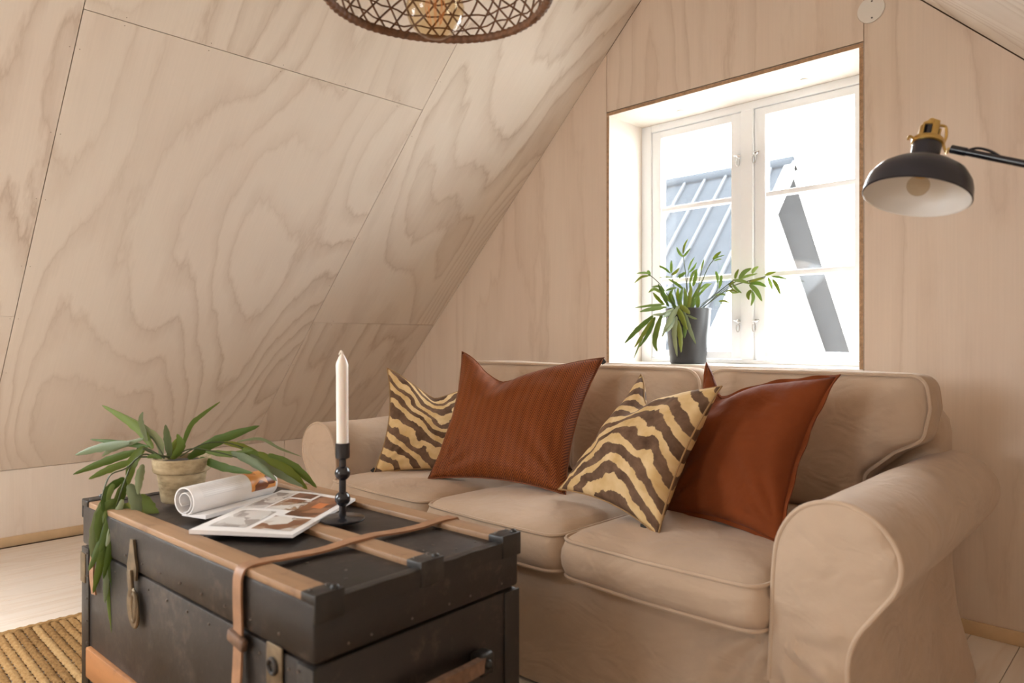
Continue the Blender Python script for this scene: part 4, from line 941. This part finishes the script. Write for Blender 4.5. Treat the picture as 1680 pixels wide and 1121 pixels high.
MB().ball(lm @ Vector((0, 0, 0.026)), 0.0225, 20).build('bulb', M_CLEARBULB, lamp)
# brass cap with side hooks and hinge
brass = MB().lathe([(0.029, 0.112), (0.0315, 0.114), (0.0315, 0.121), (0.029, 0.124), (0.001, 0.125)], lm, 30)
brass.bevbox((-0.007, -0.021, 0.118), (0.007, -0.016, 0.158), 0.002, lm).bevbox((-0.007, 0.016, 0.118), (0.007, 0.021, 0.158), 0.002, lm)
brass.bevbox((-0.021, -0.007, 0.118), (-0.016, 0.007, 0.150), 0.002, lm).bevbox((0.016, -0.007, 0.118), (0.021, 0.007, 0.150), 0.002, lm)
brass.lathe([(0.001, 0.150), (0.017, 0.150), (0.017, 0.156), (0.010, 0.160), (0.001, 0.161)], lm, 20)
brass.ball(lm @ Vector((0, 0, 0.160)), 0.0095, 12)
brass.build('brass_cap', M_BRASS, lamp, 40)
MB().lathe([(0.001, 0.122), (0.0135, 0.122), (0.0135, 0.151), (0.001, 0.151)], lm, 20).build('inner_holder', M_BLACK, lamp, 40)
jr = at(1556, 244, LD-0.01)
right_c = (RGT-axv*RGT.dot(axv)).normalized()
p0 = lc+axv*0.1298+right_c*0.030; p0b = lc+axv*0.1298-right_c*0.030
MB().tube(catmull([lc+axv*0.1716+right_c*0.012, lc+axv*0.1738+right_c*0.030, lc+axv*0.1540+right_c*0.036, lc+axv*0.1342+right_c*0.034, lc+axv*0.1166+right_c*0.044, jr], 5), 0.0030, 8).tube(catmull([p0b, p0b-right_c*0.010+axv*0.002, p0b-right_c*0.012-axv*0.006], 4), 0.0028, 8).build('joint', M_BRASS, lamp)
MB().tube([ae, ae+ad*0.05, ae+ad*0.30, aend], 0.0075, 14).build('arm', M_BLACK, lamp)
MB().tube([ae-ad*0.002, ae+ad*0.028], 0.0090, 14).tube(catmull([ae+ad*0.03+UP*0.004, ae+ad*0.05+UP*0.013, ae+ad*0.075+UP*0.012, ae+ad*0.098+UP*0.002], 5), 0.0028, 8).build('arm_sleeve', M_BLACK, lamp)
MB().lathe([(0.001, 0), (0.135, 0), (0.137, 0.004), (0.137, 0.016), (0.133, 0.020), (0.016, 0.022), (0.001, 0.022)], Matrix.Translation((aend.x, aend.y, 0.0005)), 48).build('base', M_BLACK, lamp, 40)
MB().tube([(aend.x, aend.y, 0.01), (aend.x, aend.y, 0.6), (aend.x, aend.y, aend.z+0.06)], 0.010, 16).build('pole', M_BLACK, lamp)
MB().ball(aend, 0.018, 16).build('hinge', M_BRASS, lamp)

# ------------------------------------------------------------------ pendant lamp
pc = at(718, -13, 1.45); PR = 0.2325
pend = empty('pendant_lamp', (pc.x, pc.y, pc.z)); tag(pend, 'open-weave brown paper-cord pendant lamp with a clear globe bulb', 'pendant lamp')
rim = []
for i in range(160):
    a = 2*PI*i/160; rim.append(pc+Vector((PR*math.cos(a), PR*math.sin(a), 0.003*math.sin(3*a))))
def rimring():
    mb = MB(); rr = []; N = 420
    for i in range(N):
        a = 2*PI*i/N; d = Vector((math.cos(a), math.sin(a), 0)); c = pc+d*PR+UP*(0.003*math.sin(3*a))
        rr.append([c+(d*math.cos(b)+UP*math.sin(b))*(0.0095*(1+0.10*math.sin(i*2*PI/5+b)+0.06*nz((a*40, b, 0), 1))) for b in [2*PI*k/8 for k in range(8)]])
    rr.append(rr[0]); return mb.rings(rr, True, False, False)
rimring().build('wrapped_rim', M_RATTAN, pend)
PH_ = 0.17
def dome(a, f):          # f 0 at the rim, 1 at the collar
    r = PR*math.cos(f*PI/2*0.90)**0.72; z = PH_*math.sin(f*PI/2*0.95)
    return pc+Vector((r*math.cos(a), r*math.sin(a), z))
NS = 36
for fam in (1, -1):
    for i in range(NS):
        a0 = 2*PI*(i+random.uniform(-.22, .22))/NS; tw = fam*random.uniform(0.75, 1.15)
        pts = [dome(a0+tw*f+0.012*math.sin(f*11+i*2.1), f) for f in [k/16 for k in range(17)]]
        MB().tube(pts, 0.0024, 5).build('strand', M_RATTAN, pend)
for k, f in enumerate((0.10, 0.21, 0.33, 0.46, 0.60, 0.76)):
    pts = [dome(2*PI*i/72, f+0.010*math.sin(i*1.9+k)+0.014*math.sin(i*0.7+2*k)) for i in range(72)]
    MB().tube(pts, 0.0020, 5, True).build('hoop', M_RATTAN, pend)
MB().lathe([(0.05, 0.168), (0.052, 0.172), (0.045, 0.178), (0.001, 0.178)], Matrix.Translation(pc), 28).build('collar', M_RATTAN, pend, 40)
bc = at(714, 15, 1.45)
bulb = MB().lathe([(0.0005, -0.0595), (0.012, -0.0585), (0.026, -0.0535), (0.040, -0.044), (0.052, -0.0295), (0.0585, -0.012), (0.0595, 0.004), (0.056, 0.022), (0.046, 0.040), (0.032, 0.055), (0.022, 0.067), (0.017, 0.080), (0.016, 0.095)], Matrix.Translation(bc), 36, False, False).build('bulb', M_BULB, pend, 60)
fl = MB()
for i in range(8):
    a = 2*PI*i/8; fl.tube([bc+Vector((0.014*math.cos(a), 0.014*math.sin(a), 0.062)), bc+Vector((0.020*math.cos(a), 0.020*math.sin(a), 0.0)), bc+Vector((0.012*math.cos(a), 0.012*math.sin(a), -0.03))], 0.0009, 4)
fl.tube([bc+UP*0.075, bc+UP*0.02], 0.004, 8)
fl.build('filament', M_FIL, bulb)
MB().lathe([(0.001, 0), (0.021, 0), (0.022, 0.004), (0.022, 0.055), (0.014, 0.064), (0.001, 0.064)], Matrix.Translation(bc+UP*0.085), 24).build('socket', M_BLACK, pend, 40)
ztop = APZ-M*abs(pc.x-APX)
MB().tube([bc+UP*0.145, Vector((bc.x, bc.y, ztop))], 0.0032, 8).build('cord', M_BLACK, pend)
MB().lathe([(0.001, -0.06), (0.02, -0.06), (0.045, -0.045), (0.05, -0.02), (0.05, 0.03), (0.001, 0.03)], Matrix.Translation((bc.x, bc.y, ztop-0.01)), 28).build('ceiling_rose', M_BLACK, pend, 40)

# ------------------------------------------------------------------ round cover on the gable
cv = empty('cover_disc', (-0.860, D, 2.231)); tag(cv, 'round white cover plate with two screws above the window corner', 'cover plate')
dm = Matrix.Translation((-0.861, D-0.0005, 2.232)) @ Matrix.Rotation(PI/2, 4, 'X')
MB().lathe([(0.001, 0), (0.0475, 0), (0.0485, 0.002), (0.047, 0.006), (0.001, 0.0065)], dm, 44).build('plate', M_DISC, cv, 40)
for dz in (0.030, -0.032): MB().lathe([(0.001, 0.006), (0.0035, 0.006), (0.003, 0.0078), (0.001, 0.008)], Matrix.Translation((0.004, 0, dz)) @ dm, 10).build('screw', M_NAIL, cv)

# ------------------------------------------------------------------ outside
gr = MB().box((-30, D+0.5, -3.0), (30, 40, -2.8)).build('ground', M_GROUND, None, False); tag(gr, kind='structure', label='pale gravel ground outside')
GX, AY, AZ, RS = -3.25, 7.99, 3.03, 1.10
house = empty('neighbour_house', (-8, AY, -2.8)); tag(house, 'white gabled house with dark sheet-metal roof seen through the window', 'house')
HL = 9.0; OV = 0.36; yw = 3.2
wx = GX-OV
MB().prism([(AY-yw+0.25, -2.8), (AY+yw-0.25, -2.8), (AY+yw-0.25, AZ-RS*(yw-0.25)-0.12), (AY, AZ-0.11), (AY-yw+0.25, AZ-RS*(yw-0.25)-0.12)], Matrix(((0, 0, 1, wx-HL+0.5), (1, 0, 0, 0), (0, 1, 0, 0), (0, 0, 0, 1))), HL-0.5).build('wall', M_RENDER, house, False)
for sg, nm in ((-1, 'roof'), (1, 'roof')):
    a = Vector((0, sg, -RS)).normalized(); nr_ = Vector((0, sg*RS, 1)).normalized(); Ls = math.sqrt(1+RS*RS)*yw
    m = Matrix(((1, 0, 0, GX-HL), (0, a.y, nr_.y, AY), (0, a.z, nr_.z, AZ), (0, 0, 0, 1)))
    rf = MB().box((0, 0, -0.03), (HL, Ls, 0.0), m).build(nm, M_ROOF, house, False)
    MB().box((0, 0, -0.07), (HL-0.03, Ls, -0.032), m).build('soffit', M_SOFFIT, house, False)
    MB().box((HL-0.03, 0, -0.085), (HL+0.0, Ls, -0.0), m).box((HL-0.10, 0, 0.0), (HL+0.01, Ls, 0.02), m).build('verge_board', M_RENDER, house, False)
    k = 0
    while 0.26+0.28*k < HL:
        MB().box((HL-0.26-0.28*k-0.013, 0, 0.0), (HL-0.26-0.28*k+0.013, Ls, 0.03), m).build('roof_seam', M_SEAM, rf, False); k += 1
MB().tube([(GX-HL, AY, AZ+0.01), (GX-0.02, AY, AZ+0.01)], 0.07, 10).build('ridge_cap', M_ROOF, house)
